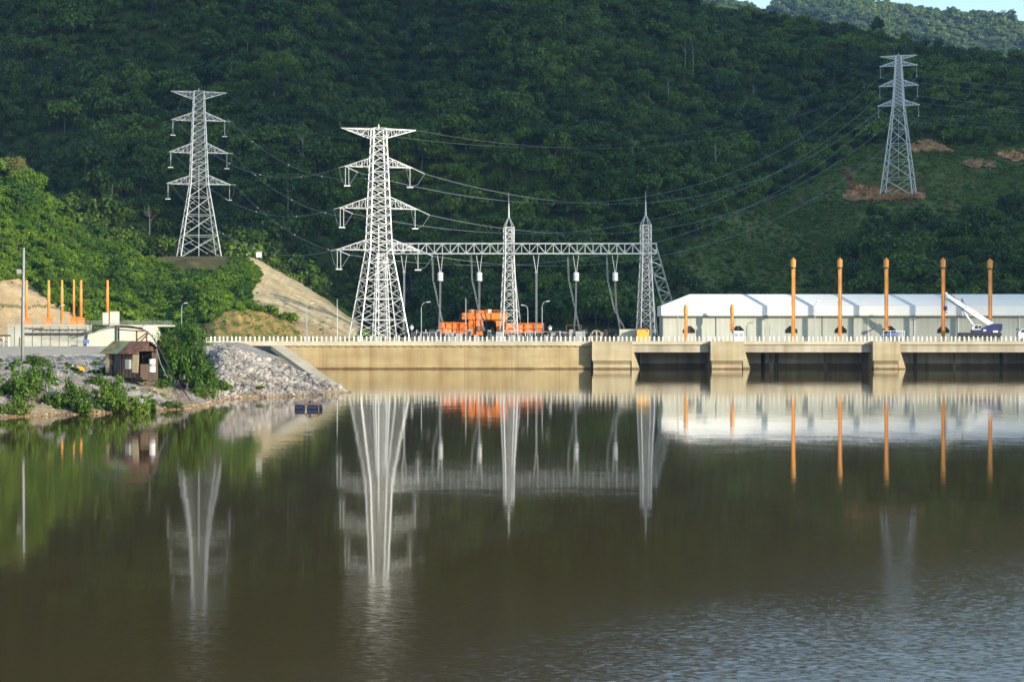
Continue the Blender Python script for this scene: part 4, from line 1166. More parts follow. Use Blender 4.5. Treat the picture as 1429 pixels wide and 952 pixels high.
# yard equipment behind the railing
def post_insulator(px, D, h):
    t = thing('post_insulator', (X(px, D), D, 6.2), 'small grey post insulator in the switchyard row behind the dam railing', 'insulator', 'post insulators behind the railing')
    MB().bar((0,0,0), (0,0,h*.45), .22).build('stand', M['steel_dull'], t)
    m = MB(); ins_string(m, (0,0,h*.45), (0,0,h), .2); m.build('insulator', M['glass_ins'], t)
for px in list(range(580, 640, 7)) + list(range(716, 800, 8)) + list(range(806, 840, 7)):
    post_insulator(px + random.uniform(-2, 2), 512 + random.uniform(0, 18), random.uniform(2.2, 3.4))
for i, (a, b, py) in enumerate(((577, 645, 464.0), (712, 790, 463.2), (780, 842, 464.5))):
    o = MB().bar((X(a, 516), 516, Z(py, 516)), (X(b, 516), 516, Z(py, 516)), .14).build('busbar', M['wire'])
    tag(o, ('thin horizontal busbar below the left orange gate leaf', 'thin horizontal busbar below the right orange gate leaf', 'thin horizontal busbar under the brown steel frame')[i], 'busbar')
def transformer(px, D, w, label):
    t = thing('transformer', (X(px, D), D, 6.2), label, 'transformer', 'dark transformers in the switchyard')
    MB().box((0, 0, 1.1), (w, 1.6, 1.8)).build('tank', M['dark'], t)
    for k in range(5): MB().box((-w/2+.2+k*(w-.4)/4, -.95, 1.1), (.1, .3, 1.5)).build('radiator', M['dark'], t)
    for k in (-.3, 0, .3): MB().lathe((k*w, 0, 2.0), [(.12,0),(.2,.15),(.1,.3),(.18,.45),(.08,.7)], 8).build('bushing', M['rust'], t)
transformer(622, 530, 3.2, 'dark transformer in front of the left orange gate leaf')
transformer(635, 530, 2.4, 'smaller dark transformer at the foot of the crane leg')
transformer(782, 524, 3.0, 'dark transformer left of the brown steel frame')
transformer(822, 524, 4.0, 'dark transformer right of the brown steel frame')
for i, px in enumerate([577, 583, 594, 603, 612, 629, 641, 655, 664, 683, 690, 697, 707, 716, 727, 741, 751, 761, 772, 790, 797, 808, 815, 841, 846, 860]):
    D = random.uniform(503, 527); hh = random.uniform(1.9, 3.3); wd = random.uniform(.7, 1.9)
    t = thing('switch_cabinet', (X(px, D), D, 6.2), 'low dark switchgear cabinet among the clutter just behind the dam railing', 'cabinet', 'switchgear cabinets behind the railing')
    MB().box((0, 0, hh/2), (wd, .9, hh)).build('body', random.choice((M['dark'], M['greybox'], M['steel_dull'], M['dark'], M['rust'])), t)
    MB().box((0, -.47, hh*.55), (wd*.8, .03, hh*.7)).build('door', random.choice((M['dark'], M['greybox'])), t)
    MB().tube([(wd*.2, 0, hh), (wd*.2, 0, hh+.5), (wd*.9, 0, hh+.7), (wd*1.3, 0, hh*.4)], .07, 5).build('conduit', M['hose'], t)
def steel_frame():
    D = 530; t = thing('open_rack', (X(801, D), D, 6.2), 'brown open steel frame standing behind the dam railing', 'frame')
    w, h = 21*D/F, Z(454, D)-6.2
    for x in (-w/2, 0, w/2):
        for y in (0, 2): MB().bar((x, y, 0), (x, y, h), .18).build('post', M['rust'], t)
    for z in (h, h*.55):
        m = MB()
        for y in (0, 2): m.bar((-w/2, y, z), (w/2, y, z), .18)
        m.build('crossbeam', M['rust'], t)
steel_frame()
def cable_reel(px, D, r, label, mat):
    t = thing('cable_drum', (X(px, D), D, 6.2), label, 'cable drum', 'cable drums behind the railing')
    for y in (-.6, .6):
        pts = [(r*math.cos(a), y, r+.02+r*math.sin(a)) for a in np.linspace(0, 2*math.pi, 21)]
        MB().tube(pts, .13, 6).bar((-r, y, r), (r, y, r), .14).bar((0, y, .05), (0, y, 2*r), .14).build('rim', mat, t)
    MB().tube([(0, -.6, r), (0, .6, r)], r*.55, 14).build('core', M['black'], t)
cable_reel(832, 515, 1.5, 'tan-rimmed cable drum near the dark hooped drum', M['ply'])
cable_reel(853, 505, 1.65, 'large dark cable drum left of the pale container', M['black'])
def container():
    D = 500; t = thing('container', (X(876.5, D), D, 6.2), 'pale cream site container left of the yellow cabin', 'container')
    w, h = 24*D/F, Z(460, D)-6.2
    MB().box((0, 1.2, h/2), (w, 2.4, h)).build('body', M['conc_pale'], t)
    for k in range(9): MB().box((-w/2+.25+k*(w-.5)/8, -.03, h/2), (.12, .05, h-.3)).build('rib', M['conc_pale'], t)
    MB().box((0, 1.2, h+.05), (w+.1, 2.5, .09)).build('roof', M['greybox'], t)
container()
def cabin():
    D = 496; t = thing('site_cabin', (X(897.5, D), D, 6.2), 'yellow-orange cabin with dark roof between the container and the powerhouse', 'cabin')
    w, h = 17*D/F, Z(460, D)-6.2
    MB().box((0, 1.3, h/2), (w, 2.6, h)).build('body', M['yellow'], t)
    MB().box((0, 1.3, h+.22), (w-.5, 2.5, .4)).build('roof', M['rust'], t)
    MB().box((w*.32, -.02, h-.35), (.35, .05, .3)).build('vent', M['black'], t)
    MB().box((-w*.2, -.02, h*.45), (.8, .04, h*.8)).build('door', M['yellow'], t)
cabin()

# lamps
def street_lamp(px, D, ybase, ytop, side, label, zbase=6.2, arm=8, mat='steel_dull', group='street lamps along the dam road'):
    t = thing('street_lamp', (X(px, D), D, zbase), label, 'street lamp', group)
    h = Z(ytop, D) - zbase; a = arm*D/F*side
    MB().tube([(0,0,0), (0,0,h*.6), (0,0,h*.86), (a*.12, 0, h*.93), (a*.45, 0, h*.98), (a, 0, h)], .11, 7, .06).build('pole', M[mat], t)
    MB().box((a + .35*side, 0, h), (.9, .3, .16), Matrix.Rotation(-.15*side, 3, 'Y')).build('lamp_head', M['white'], t)
street_lamp(588, 482, 470, 421.5, 1, 'street lamp next to the near pylon, arm to the right', arm=8)
street_lamp(736.5, 486, 470, 426, -1, 'street lamp with its arm to the left, in front of the orange gate leaf', arm=5)
street_lamp(756.5, 480, 470, 420.5, 1, 'street lamp at the right end of the orange gate leaf, arm to the right', arm=6)
street_lamp(428, 480, 470, 423, 1, 'street lamp in front of the bare tan slope', arm=6)
street_lamp(253.5, 535, 456, 423, 1, 'street lamp above the dark bush on the green spur side', arm=4)
street_lamp(946, 490, 470, 419, 1, 'street lamp at the left end of the white powerhouse', arm=4)
street_lamp(1137, 490, 470, 420, 1, 'street lamp against the powerhouse between two tall orange cylinders', arm=4)
street_lamp(82, 519, 450, 426, 1, 'small street lamp among the orange poles on the left', 9.5, arm=4)
def thin_pole(px, D, top, label):
    o = MB().tube([(0,0,0), (0,0,(Z(top, D)-6.2)*.6), (0,0,Z(top, D)-6.2)], .14, 6, .05).build('flagpole', M['steel_dull']); o.location = (X(px, D), D, 6.2)
    tag(o, label, 'pole', 'thin bare poles along the dam')
thin_pole(470.5, 500, 417, 'thin bare pole in front of the bare tan slope, left of the near pylon')
thin_pole(650, 500, 416, 'thin bare pole in front of the orange gantry crane')
def lantern(px, D, top, label):
    t = thing('garden_lamp', (X(px, D), D, 6.2), label, 'lamp', 'lantern lamps on the dam')
    h = Z(top, D) - 6.2
    MB().tube([(0,0,0), (0,0,h-1.3)], .12, 6).build('post', M['dark'], t)
    MB().lathe((0,0,h-1.3), [(.15,0),(.35,.2),(.50,.7),(.2,.78)], 10).build('globe', M['white'], t, True)
    MB().lathe((0,0,h-.5), [(.62,0),(.2,.3),(.05,.55)], 10).build('cap', M['greybox'], t)
lantern(574.5, 478, 453, 'lantern lamp at the right foot of the near pylon')
lantern(767.5, 478, 454, 'lantern lamp right of the longer orange gate leaf')

# ------------------------------------------------------------------ mobile crane, truck, shelter on the bridge
def mobile_crane():
    D = 488; ox = X(1367, D); t = thing('mobile_crane', (ox, D, 6.2), 'blue and white mobile crane with raised telescopic boom on the bridge', 'crane')
    g = lambda px: X(px, D) - ox
    h = lambda py: Z(py, D) - 6.2
    MB().bb(g(1338.5), g(1396), -1.3, 1.3, 1.15, h(464.3)).build('chassis', M['black'], t)
    for px in (1345, 1353, 1376, 1385, 1392):
        for y in (-1.15, 1.15):
            wh = MB().tube([(g(px), y-.2, .62), (g(px), y+.2, .62)], .62, 14).build('wheel', M['black'], t)
            MB().tube([(g(px), y-.215, .62), (g(px), y+.215, .62)], .28, 10).build('rim', M['greybox'], wh)
    m = MB(); m.prism([(g(1356), h(464.3)+.004), (g(1393), h(464.3)+.004), (g(1396.5), h(461)), (g(1396.5), h(452)), (g(1384), h(452)), (g(1376), h(455.5)), (g(1370), h(459)), (g(1356), h(460.5))], -1.2, 1.2)
    m.build('superstructure', M['blue'], t)
    MB().bb(g(1391), g(1397.2), -1.25, 1.25, h(459.5), h(452)+.02).build('counterweight', M['blue'], t)
    m = MB(); m.prism([(g(1354.5), h(460.5)), (g(1367), h(460.3)), (g(1368), h(453.2)), (g(1358), h(453)), (g(1355), h(456.5))], -1.35, -.1); cab = m.build('cab', M['white'], t)
    MB().prism([(g(1358), h(459)), (g(1363.3), h(459)), (g(1363.3), h(454.2)), (g(1359), h(454.2))], -1.40, -1.353).build('side_window', M['window'], cab)
    MB().prism([(g(1364.2), h(459)), (g(1367.2), h(459)), (g(1367.2), h(454.5)), (g(1364.2), h(454.5))], -1.40, -1.353).build('side_window', M['window'], cab)
    MB().bb(g(1370.5), g(1374.5), -1.25, -1.203, h(462.5), h(460)).build('marking', M['white'], t)
    MB().bb(g(1384), g(1391), -1.25, -1.203, h(464.2), h(461.5)).build('marking', M['white'], t)
    # telescopic boom
    a = Vector((g(1384), 0, h(453.8))); b = Vector((g(1321.5), 0, h(412.5)))
    m = MB(); m.bar(a, a.lerp(b, .60), 1.0, 1.28); bo = m.build('boom', M['white'], t)
    MB().bar(a.lerp(b, .603), a.lerp(b, .82), .85, 1.05).build('boom_section', M['white'], bo)
    MB().bar(a.lerp(b, .823), b, .7, .85).build('boom_section', M['white'], bo)
    d = (b-a).normalized(); nrm = Vector((-d.z, 0, d.x)) * (1 if d.x < 0 else -1)
    if nrm.z > 0: nrm = -nrm
    MB().bar(a.lerp(b, .45)+nrm*.75, a.lerp(b, .97)+nrm*.55, .3, .16).build('boom_underside', M['dark'], bo)
    MB().bar(b+Vector((.1,0,.1)), b+Vector((-.35,0,.75)), .7, .45).build('boom_head', M['white'], bo)
    m = MB(); m.bar(a.lerp(b,.68)-nrm*.8, a.lerp(b,.74)-nrm*1.3, .3).bar(a.lerp(b,.85)-nrm*.6, a.lerp(b,.98)-nrm*.8, .18).bar(a.lerp(b,.6)-nrm*.8, a.lerp(b,.86)-nrm*.7, .1)
    m.build('jib_fitting', M['dark'], bo)
    c0 = Vector((g(1357.5), 0, h(453.5))); c1 = a.lerp(b, .70) + nrm*.4
    MB().tube([c0, c0.lerp(c1, .62)], .3, 10).build('luffing_cylinder', M['white'], t)
    MB().tube([c0.lerp(c1, .62), c1], .16, 8).build('luffing_rod', M['steel_dull'], t)
    p = b + Vector((-.3, 0, .3)); z = h(427.5)
    MB().tube([p, (p.x+.1, 0, z)], .05, 5).tube([p+Vector((-.3,0,0)), (p.x-.2, 0, z)], .05, 5).build('hoist_rope', M['dark'], t)
    hb = MB(); hb.lathe((p.x-.05, 0, h(433.5)), [(.25,0),(.5,.25),(.5,.8),(.3,1.05)], 8); hk = hb.build('hook_block', M['blue'], t)
    MB().tube([(p.x-.05, 0, h(433.6)), (p.x-.05, 0, h(436)), (p.x+.25, 0, h(437)), (p.x+.3, 0, h(435.4))], .1, 6).build('hook', M['dark'], hk)
mobile_crane()
def truck():
    D = 489; ox = X(1434, D); t = thing('truck', (ox, D, 6.2), 'white truck half out of view at the right end of the bridge', 'truck')
    h = lambda py: Z(py, D) - 6.2
    m = MB(); m.prism([(-2.6, .55), (2.4, .55), (2.4, h(459.2)), (-1.7, h(459.2)), (-2.5, h(463.5))], -1.05, 1.05); b = m.build('cab', M['white'], t)
    m = MB(); m.prism([(-2.0, h(464)), (-.5, h(464)), (-.5, h(460.2)), (-1.62, h(460.2))], -1.1, -1.053); m.build('side_window', M['window'], b)
    m = MB(); m.prism([(-.3, h(464)), (1.4, h(464)), (1.4, h(460.2)), (-.3, h(460.2))], -1.1, -1.053); m.build('side_window', M['window'], b)
    MB().box((4.6, 0, 1.6), (4.2, 2.1, 1.9)).build('cargo_box', M['white'], t)
    for x in (-1.6, 4.6):
        for y in (-.95, .95):
            wh = MB().tube([(x, y-.15, .5), (x, y+.15, .5)], .5, 14).build('wheel', M['black'], t)
    MB().bar((-2.7, -1.0, h(463)), (-3.0, -1.2, h(460)), .08).box((-3.0, -1.2, h(459.6)), (.25, .2, .5)).build('mirror', M['dark'], t)
truck()
def shelter():
    D = 486; ox = X(1247.5, D); t = thing('shelter', (ox, D, 6.2), 'open shelter with white frame and blue tarpaulin under a tall orange cylinder', 'shelter')
    g = lambda px: X(px, D) - ox
    h = lambda py: Z(py, D) - 6.2
    for px in (1233, 1242.5, 1262):
        for y in (0, 2.2): MB().bar((g(px), y, 0), (g(px), y, h(462)), .12).build('post', M['white'], t)
    MB().bb(g(1232.5), g(1263), -.1, 2.3, h(462.3), h(461.7)).build('roof', M['white'], t)
    MB().bb(g(1238), g(1254.5), .2, .3, h(468), h(464.3)).build('tarpaulin', M['bluesign'], t)
shelter()
def solar():
    D = 486; t = thing('solar_panel', (X(1212, D), D, 6.2), 'dark slanted solar panel on two thin posts left of the blue shelter', 'solar panel')
    h = lambda py: Z(py, D) - 6.2
    m = MB(); a = Vector((X(1204.5, D)-t.location.x, 0, h(465.5))); b = Vector((X(1219, D)-t.location.x, 0, h(459.2)))
    m.bar(a, b, 1.7, .16); m.build('panel', M['dark'], t)
    for f in (.42, .68): p = a.lerp(b, f); MB().bar((p.x, 0, 0), (p.x, 0, p.z), .1).build('post', M['dark'], t)
solar()
def scaffold():
    D = 492; t = thing('scaffold', (X(1074.5, D), D, 6.2), 'grey tube scaffold rack left of the first tall orange cylinder', 'scaffold')
    w, h = 12*D/F, Z(449, D)-6.2
    for x in (-w/2, 0, w/2):
        for y in (0, 1.2): MB().bar((x, y, 0), (x, y, h*random.uniform(.85, 1)), .11).build('standard', M['steel_dull'], t)
    for k in range(1, 5):
        m = MB()
        for y in (0, 1.2): m.bar((-w/2, y, h*k/5.), (w/2, y, h*k/5.), .10)
        m.build('ledger', M['steel_dull'], t)
    MB().box((0, .6, h*.62), (w, 1.3, .07)).build('platform', M['greybox'], t)
scaffold()
def booth():
    D = 488; t = thing('booth', (X(1031, D), D, 6.2), 'small white booth with windows at the foot of a short orange cylinder', 'booth')
    h = Z(462.5, D)-6.2
    MB().box((0, .9, h/2), (2.4, 1.8, h)).build('wall', M['white'], t)
    for x in (-.6, .6): MB().box((x, -.03, h*.68), (.9, .05, .8)).build('window', M['greybox'], t)
    MB().box((0, .9, h+.05), (2.7, 2.1, .1)).build('roof', M['white'], t)
booth()

# ------------------------------------------------------------------ lock structure on the left
def lock():
    D = 515; ox = X(120, D); gz = 5.1
    t = thing('lock_wall', (ox, D, gz), 'pale grey concrete lock structure with mesh fence behind the bank road', 'concrete structure')
    g = lambda px: X(px, D) - ox
    h = lambda py: Z(py, D) - gz
    MB().bb(g(11), g(122), 0, 6, 0, h(455)).build('wall', M['conc_lock'], t)
    MB().bb(g(10.5), g(122), -.25, 6.1, h(455)+.003, h(453.8)).build('coping', M['conc_pale'], t)
    m = MB(); m.prism([(g(122)+.004, 0), (g(202), 0), (g(202), h(456)), (g(152), h(456)), (g(124), h(467))], -1.2, 5.5); m.build('ramp_wall', M['conc_pale'], t)
    MB().bb(g(202)+.004, g(219), -.6, 5, 0, h(454)).build('end_wall', M['conc_pale'], t)
    MB().bb(g(152), g(239), .4, 6, h(456)+.004, h(453.6)).build('deck', M['conc_pale'], t)
    # mesh fence along the top
    m = MB()
    for px in np.arange(12, 240, 3.2): m.bar((g(px), .3, h(453.7)), (g(px), .3, h(447.8)), .05)
    for py in (447.8, 450.5, 453): m.bar((g(12), .3, h(py)), (g(239), .3, h(py)), .05)
    for px in np.arange(12, 240, 1.6): m.bar((g(px), .3, h(453.4)), (g(px), .3, h(447.9)), .025)
    m.build('fence_mesh', M['rail_grey'], t)
    for py, a, b in ((458, 34, 62), (460, 48, 121), (466, 34, 124)):
        m = MB().bar((g(a), -.45, h(py)), (g(b), -.45, h(py)), .5 if py == 466 else .16)
        for px in np.arange(a, b, 9): m.bar((g(px), -.45, h(py)-.3), (g(px), 0, h(py)-.3), .18)
        m.build('pipe_rack', M['rust'] if py < 466 else M['dark'], t)
    for px in np.arange(20, 122, 12.5): MB().bb(g(px), g(px)+.1, -.06, -.003, 0, h(456)).build('joint', M['dark'], t)
    MB().bb(g(30), g(30)+.2, -.7, -.5, 0, h(470)).build('stanchion', M['greybox'], t)
    for i in range(6):
        MB().bar((g(62+i*9), -.6, h(472+i*1.0)), (g(90+i*6), -.6, h(468+i*1.6)), .07).build('handrail', M['greybox'], t)
lock()
o = MB().box((0, 0, .45), (1.5, .12, .8)).bar((-.6, .1, -.5), (-.6, .1, .5), .06).bar((.6, .1, -.5), (.6, .1, .5), .06).build('sign_board', M['bluesign']); o.location = (X(120, 511), 511, 5.9); o.scale = (1.1, 1.1, 1.1)
tag(o, 'small blue board at the foot of the pale ramp wall', 'sign')
for px, w, py0, lab in ((148, 8, 436.5, 'smaller white cabinet on the lock deck, left of its twin'), (160, 12, 435, 'larger white cabinet on the lock deck')):
    D = 518; t = thing('equipment_cabinet', (X(px, D), D, Z(453.6, D)), lab, 'cabinet', 'white cabinets on the lock deck')
    h = Z(py0, D) - Z(453.6, D); wd = w*D/F
    MB().box((0, 0, h/2), (wd, 1.4, h)).build('body', M['conc_pale'], t); MB().box((0, 0, h+.04), (wd+.1, 1.5, .07)).build('roof', M['greybox'], t)
    MB().box((wd*.2, -.72, h*.45), (.5, .04, h*.75)).build('door', M['white'], t)
for px, top, base, ped, lab in ((37, 391, 452, 1, 'orange cylinder pole standing on the lock, right behind the utility pole'), (68, 391, 452, 1, 'orange cylinder pole with a block base in the middle of the lock'),
        (86.5, 391, 449, 0, 'orange pole beside the small street lamp'), (103, 390, 451, 1, 'thinner orange pole of the close pair on the lock'), (113, 391, 451, 1, 'thicker orange pole of the close pair on the lock'), (150, 391, 437, 0, 'lone orange pole rising behind the white cabinets')):
    D = 521; zb_ = Z(base, D); t = thing('lock_cylinder', (X(px, D), D, Z(454.2, D)), lab, 'gate cylinder', 'orange cylinder poles on the lock')
    z0 = 0; h = Z(top, D) - Z(454.2, D); r = .30 if px == 103 else .38
    MB().lathe((0,0,0), [(r, 0), (r, h*.8), (r*.8, h*.82), (r*.8, h)], 12).build('barrel', M['orange'], t, True)
    MB().lathe((0,0,0), [(r*1.25, h*.55), (r*1.25, h*.57)], 12).build('flange', M['orange'], t)
    MB().tube([(r*.9, -r*.6, .6), (r*.9, -r*.6, h*.8)], .06, 5).build('pipe', M['orange'], t)
    if ped: MB().box((0, 0, 1.0), (1.7, 1.4, 2.0)).build('pedestal', M['orange_br'], t)
o = thing('white_barrier', (X(4, 505), 505, 5.1), 'white posts and rail at the left edge behind the bank road', 'barrier')
for k in range(4): MB().box((-2.4+k*1.3, 0, 1.4), (.3, .3, 2.8)).build('post', M['post_white'], o)
MB().bar((-3.4, 0, 2.8), (1.9, 0, 2.8), .4).build('rail', M['dark'], o)
MB().bar((-3, 0, .8), (1.2, 0, .8), .9, .5).build('panel', M['greybox'], o)
def hut():
    D = 652; t = thing('hut', (X(361.5, D), D, Z(359.5, D)), 'tiny white hut on the crest of the bare slope', 'hut')
    MB().box((0, 0, .9), (1.7, 1.7, 1.8)).build('wall', M['white'], t); MB().box((0, 0, 1.87), (2.3, 2.3, .12)).build('roof', M['conc_pale'], t)
    o = MB().tube([(0,0,0), (0,0,.6), (0,0,1.1)], .22, 6, .12).build('marker_post', M['white']); o.location = (X(344.5, D), D, Z(358.5, D)); tag(o, 'tiny white marker post on the crest left of the hut', 'post')
hut()

# ------------------------------------------------------------------ the utility pole, shack and pump gear on the bank
def bz(x, y): return float(bank_z(np.array([x]), np.array([y]))[0])
def util_pole():
    D = 246; x = X(32, D); t = thing('utility_pole', (x, D, bz(x, D) - .3), 'tall grey concrete utility pole at the left edge of the bank', 'utility pole')
    h = Z(345.5, D) - t.location.z
    MB().tube([(-.05,0,0), (.05,0,h*.5), (.12,0,h)], .21, 10, .12).build('pole', M['greybox'], t, True)
    MB().tube([(.25, -.1, .2), (-.15, -.2, .9), (-.14, -.2, h*.4), (-.05, -.17, h*.72)], .05, 5).build('cable', M['hose'], t)
    zc = Z(379, D) - t.location.z
    MB().bar((.05, 0, zc), (-.5, 0, zc), .07).box((-.45, -.05, zc), (.5, .4, .55)).build('junction_box', M['greybox'], t)
    MB().bar((.1, 0, h), (.75, 0, h+.35), .03).build('wire_end', M['hose'], t)
util_pole()
DS = 226.0; sS = DS/F
def shack():
    phi = R(-36)                       # the right-hand gable end swings towards the viewer
    cx_ = X(184, DS); z0 = Z(521, DS)
    t = thing('pump_shack', (cx_, DS, z0), 'ramshackle wooden pump shack with green and rusty tin roof on the gravel bank', 'shack', None, phi)
    L, Wd, hw, rise = 4.9, 3.4, 2.5, 1.15
    for sx in (-1, 0, 1):
        for sy in (-1, 1): MB().bar((sx*L/2*.97, sy*Wd/2*.97, -.8), (sx*L/2*.97, sy*Wd/2*.97, hw), .14).build('post', M['wood'], t)
    m = MB()
    for k in range(9):
        if k in (2, 3, 4): continue
        x = -L/2 + L*(k+.5)/9; m.box((x, -Wd/2-.02, hw*.5-.3), (L/9-.04, .05, hw+.6-random.uniform(.1, .3)))
    m.box((0, -Wd/2+.02, hw-.12), (L, .05, .14)).box((0, -Wd/2+.02, .12), (L, .05, .14))
    m.build('front_wall', M['wood'], t)
    MB().box((-L/2+.35, -Wd/2-.06, hw*.48), (.55, .04, hw*.9)).build('pale_plank', M['ply'], t)
    m = MB()
    for k in range(10): m.box((-L/2+L*(k+.5)/10, Wd/2, hw*.5), (L/10-.02, .05, hw))
    m.build('rear_wall', M['wood'], t)
    m = MB()
    for k in range(7):
        y = -Wd/2 + Wd*(k+.5)/7; hh = hw*(.42 if k in (1, 2, 3, 4) else .95); m.box((L/2, y, hh/2-.35), (.05, Wd/7-.03, hh+.7))
    m.build('gable_wall', M['wood'], t)
    m = MB()
    for k in range(5): y = -Wd/2 + Wd*(k+.5)/5; m.box((L/2, y, hw + rise*(1-abs(y)/(Wd/2))*.42), (.05, Wd/5-.05, max(.1, rise*(1-abs(y)/(Wd/2))*.8)))
    m.build('gable_boards', M['wood'], t)
    m = MB(); m.box((-L/2, 0, hw/2), (.05, Wd, hw)); m.build('side_wall', M['wood'], t)
    MB().box((0, 0, -.05), (L, Wd, .06)).build('floor', M['wood'], t)
    MB().box((-.9, -Wd/2+.15, .75), (2.2, .05, 2.9)).build('inner_wall', M['dark'], t)
    # roof panels, corrugated across
    ov = .45
    def panel(x0, x1, side, mat, dz=0):
        n = max(6, int((x1-x0)/.09)); V = []
        for i in range(n+1):
            x = x0+(x1-x0)*i/n; w_ = .022*math.cos(i*math.pi)
            for f in (0, 1):
                y = side*(Wd/2+ov)*(1-f); z = hw + rise - (rise+.28)*(1-f) + w_ + dz
                V.append((x, y, z))
        m = MB(); m.v = V + [(a, b, c-.03) for a, b, c in V]; k = len(V)
        for i in range(n): a = 2*i; m.f += [(a, a+1, a+3, a+2), (k+a+2, k+a+3, k+a+1, k+a)]
        m.f += [(0, k, k+1, 1), (2*n, 2*n+1, k+2*n+1, k+2*n)]
        for i in range(n): a = 2*i; m.f += [(a, a+2, k+a+2, k+a), (a+1, k+a+1, k+a+3, a+3)]
        m.build('roof_sheet', mat, t)
    xs = [-L/2-.6, -L/2+.7, -L/2+1.5, -L/2+2.35, -L/2+3.4, L/2+.6]
    for i, mt in enumerate(('roof_olive', 'roof_olive', 'roof_green', 'roof_rust', 'roof_rust')):
        panel(xs[i], xs[i+1]-.02, -1, M[mt], .012*(i % 2)); panel(xs[i], xs[i+1]-.02, 1, M['roof_rust'], .012*(i % 2))
    return t
shack()
def at_bank(px, D, dz=0): x = X(px, D); return Vector((x, D, bz(x, D) + dz))
def leaning_board():
    o = MB().box((0, 0, .95), (.85, .06, 2.0), Matrix.Rotation(.06, 3, 'Y')).build('plywood_board', M['ply']); o.location = (X(189, 222.2), 222.2, Z(516, 222.2) - .3); o.rotation_euler = (0, 0, R(-30))
    tag(o, 'pale plywood board leaning on the front of the shack', 'board')
    t = thing('grey_cabinet', (X(179.5, 222.6), 222.6, Z(515.5, 222.6) - .2), 'small grey metal cabinet on legs against the shack front', 'cabinet', None, R(-30))
    MB().box((0, 0, .75), (.62, .5, 1.05)).build('body', M['greybox'], t)
    for sx in (-.25, .25): MB().bar((sx, 0, -.7), (sx, 0, .24), .06).build('leg', M['dark'], t)
    MB().box((.02, -.26, .75), (.5, .02, .9)).build('door', M['greybox'], t)
leaning_board()
def drum():
    D = 221.5; x = X(212.5, D); z = Z(519.5, D)
    t = thing('drum', (x, D, z), 'blue-white metal drum standing at the right corner of the shack', 'drum')
    MB().lathe((0,0,0), [(.36,0),(.37,.03),(.355,.06),(.355,.5),(.375,.53),(.355,.56),(.355,.95),(.375,.98),(.355,1.01),(.355,1.38),(.37,1.42),(.36,1.45)], 16).build('shell', M['white'], t, True)
    MB().lathe((0,0,0), [(.359,.62),(.359,.9)], 16).build('band', M['greybox'], t)
    MB().lathe((0,0,1.452), [(.33,0),(.33,.02)], 16).build('lid', M['bluesign'], t)
    MB().box((0, 0, -.5), (.9, .9, 1.0)).build('plinth', M['wood'], t)
drum()
def frame_and_hoses():
    D = 229; z0 = Z(478, D); t = thing('hose_trestle', (X(180, D), D, Z(521, D)), 'rusty pipe frame above the shack roof carrying hoses', 'frame')
    ox, oz = t.location.x, t.location.z
    q = lambda px, py, y=0: (X(px, D) - ox, y, Z(py, D) - oz)
    MB().bar(q(161.5, 520), q(161.5, 454), .24).build('post', M['green_steel'], t)
    MB().bar(q(160, 520, 2.2), q(160, 455, 2.2), .2).build('post', M['green_steel'], t)
    for px in (190, 204): MB().bar(q(px, 520, .3), q(px, 462, .3), .15).build('post', M['rust'], t)
    m = MB(); m.bar(q(161, 456), q(194, 457.5), .16).bar(q(163, 460), q(206, 463), .14).bar(q(161, 456, 2.2), q(194, 457.5, 2.2), .14).build('boom', M['rust'], t)
    m = MB(); m.bar(q(190, 476), q(207, 463), .14).bar(q(193, 480), q(205, 466, .8), .12).bar(q(194, 457.5), q(207, 464), .14).build('brace', M['rust'], t)
    hs = [((96, 470), (125, 462), (150, 455), (175, 454.5), (196, 457.5), (208, 464), (216, 475), (226, 492), (238, 518), (248, 536), (259, 548), (266, 560)),
          ((98, 472), (128, 463), (152, 456.5), (177, 456), (198, 459.5), (211, 467), (220, 482), (230, 503), (241, 524), (252, 541), (262, 553)),
          ((100, 473), (130, 464.5), (155, 457.5), (179, 457), (201, 461), (213, 470), (218, 485), (223, 505), (229, 519), (234, 527))]
    for i, h in enumerate(hs):
        n = len(h); pts = []
        for k, (px, py) in enumerate(h):
            f = k/(n-1); Dk = 262 - 35*min(1, f/.25) if f < .25 else 227 - 5*max(0, (f-.5)/.5)
            pts.append(P(px, py, Dk))
        # smooth the polyline
        for _ in range(2):
            s_ = [pts[0]]
            for a, b in zip(pts[:-1], pts[1:]): s_ += [a.lerp(b, .25), a.lerp(b, .75)]
            s_.append(pts[-1]); pts = s_
        o = MB().tube([p - pts[0] for p in pts], .06 if i < 2 else .045, 6).build('hose', M['hose'], None, True); o.location = pts[0]
        tag(o, ('outermost black hose arching over the shack down to the water', 'middle black hose arching over the shack to the shore', 'thin grey hose ending on the gravel right of the shack')[i], 'hose', 'hoses from the pump shack')
        if i == 2: o.data.materials[0] = M['greybox']
frame_and_hoses()
def yellow_pump():
    p = at_bank(112.5, 236, .05); t = thing('small_pump', p, 'small yellow machine lying on the gravel left of the shack', 'pump')
    m = MB(); m.prism([(-.5, 0), (.5, 0), (.45, .35), (.1, .55), (-.3, .5)], -.25, .25); m.build('body', M['yellow'], t)
    MB().tube([(-.25, -.28, .18), (-.25, .28, .18)], .17, 10).build('wheel', M['black'], t); MB().bar((.4, 0, .3), (.62, 0, .55), .07).build('handle', M['yellow'], t)
yellow_pump()
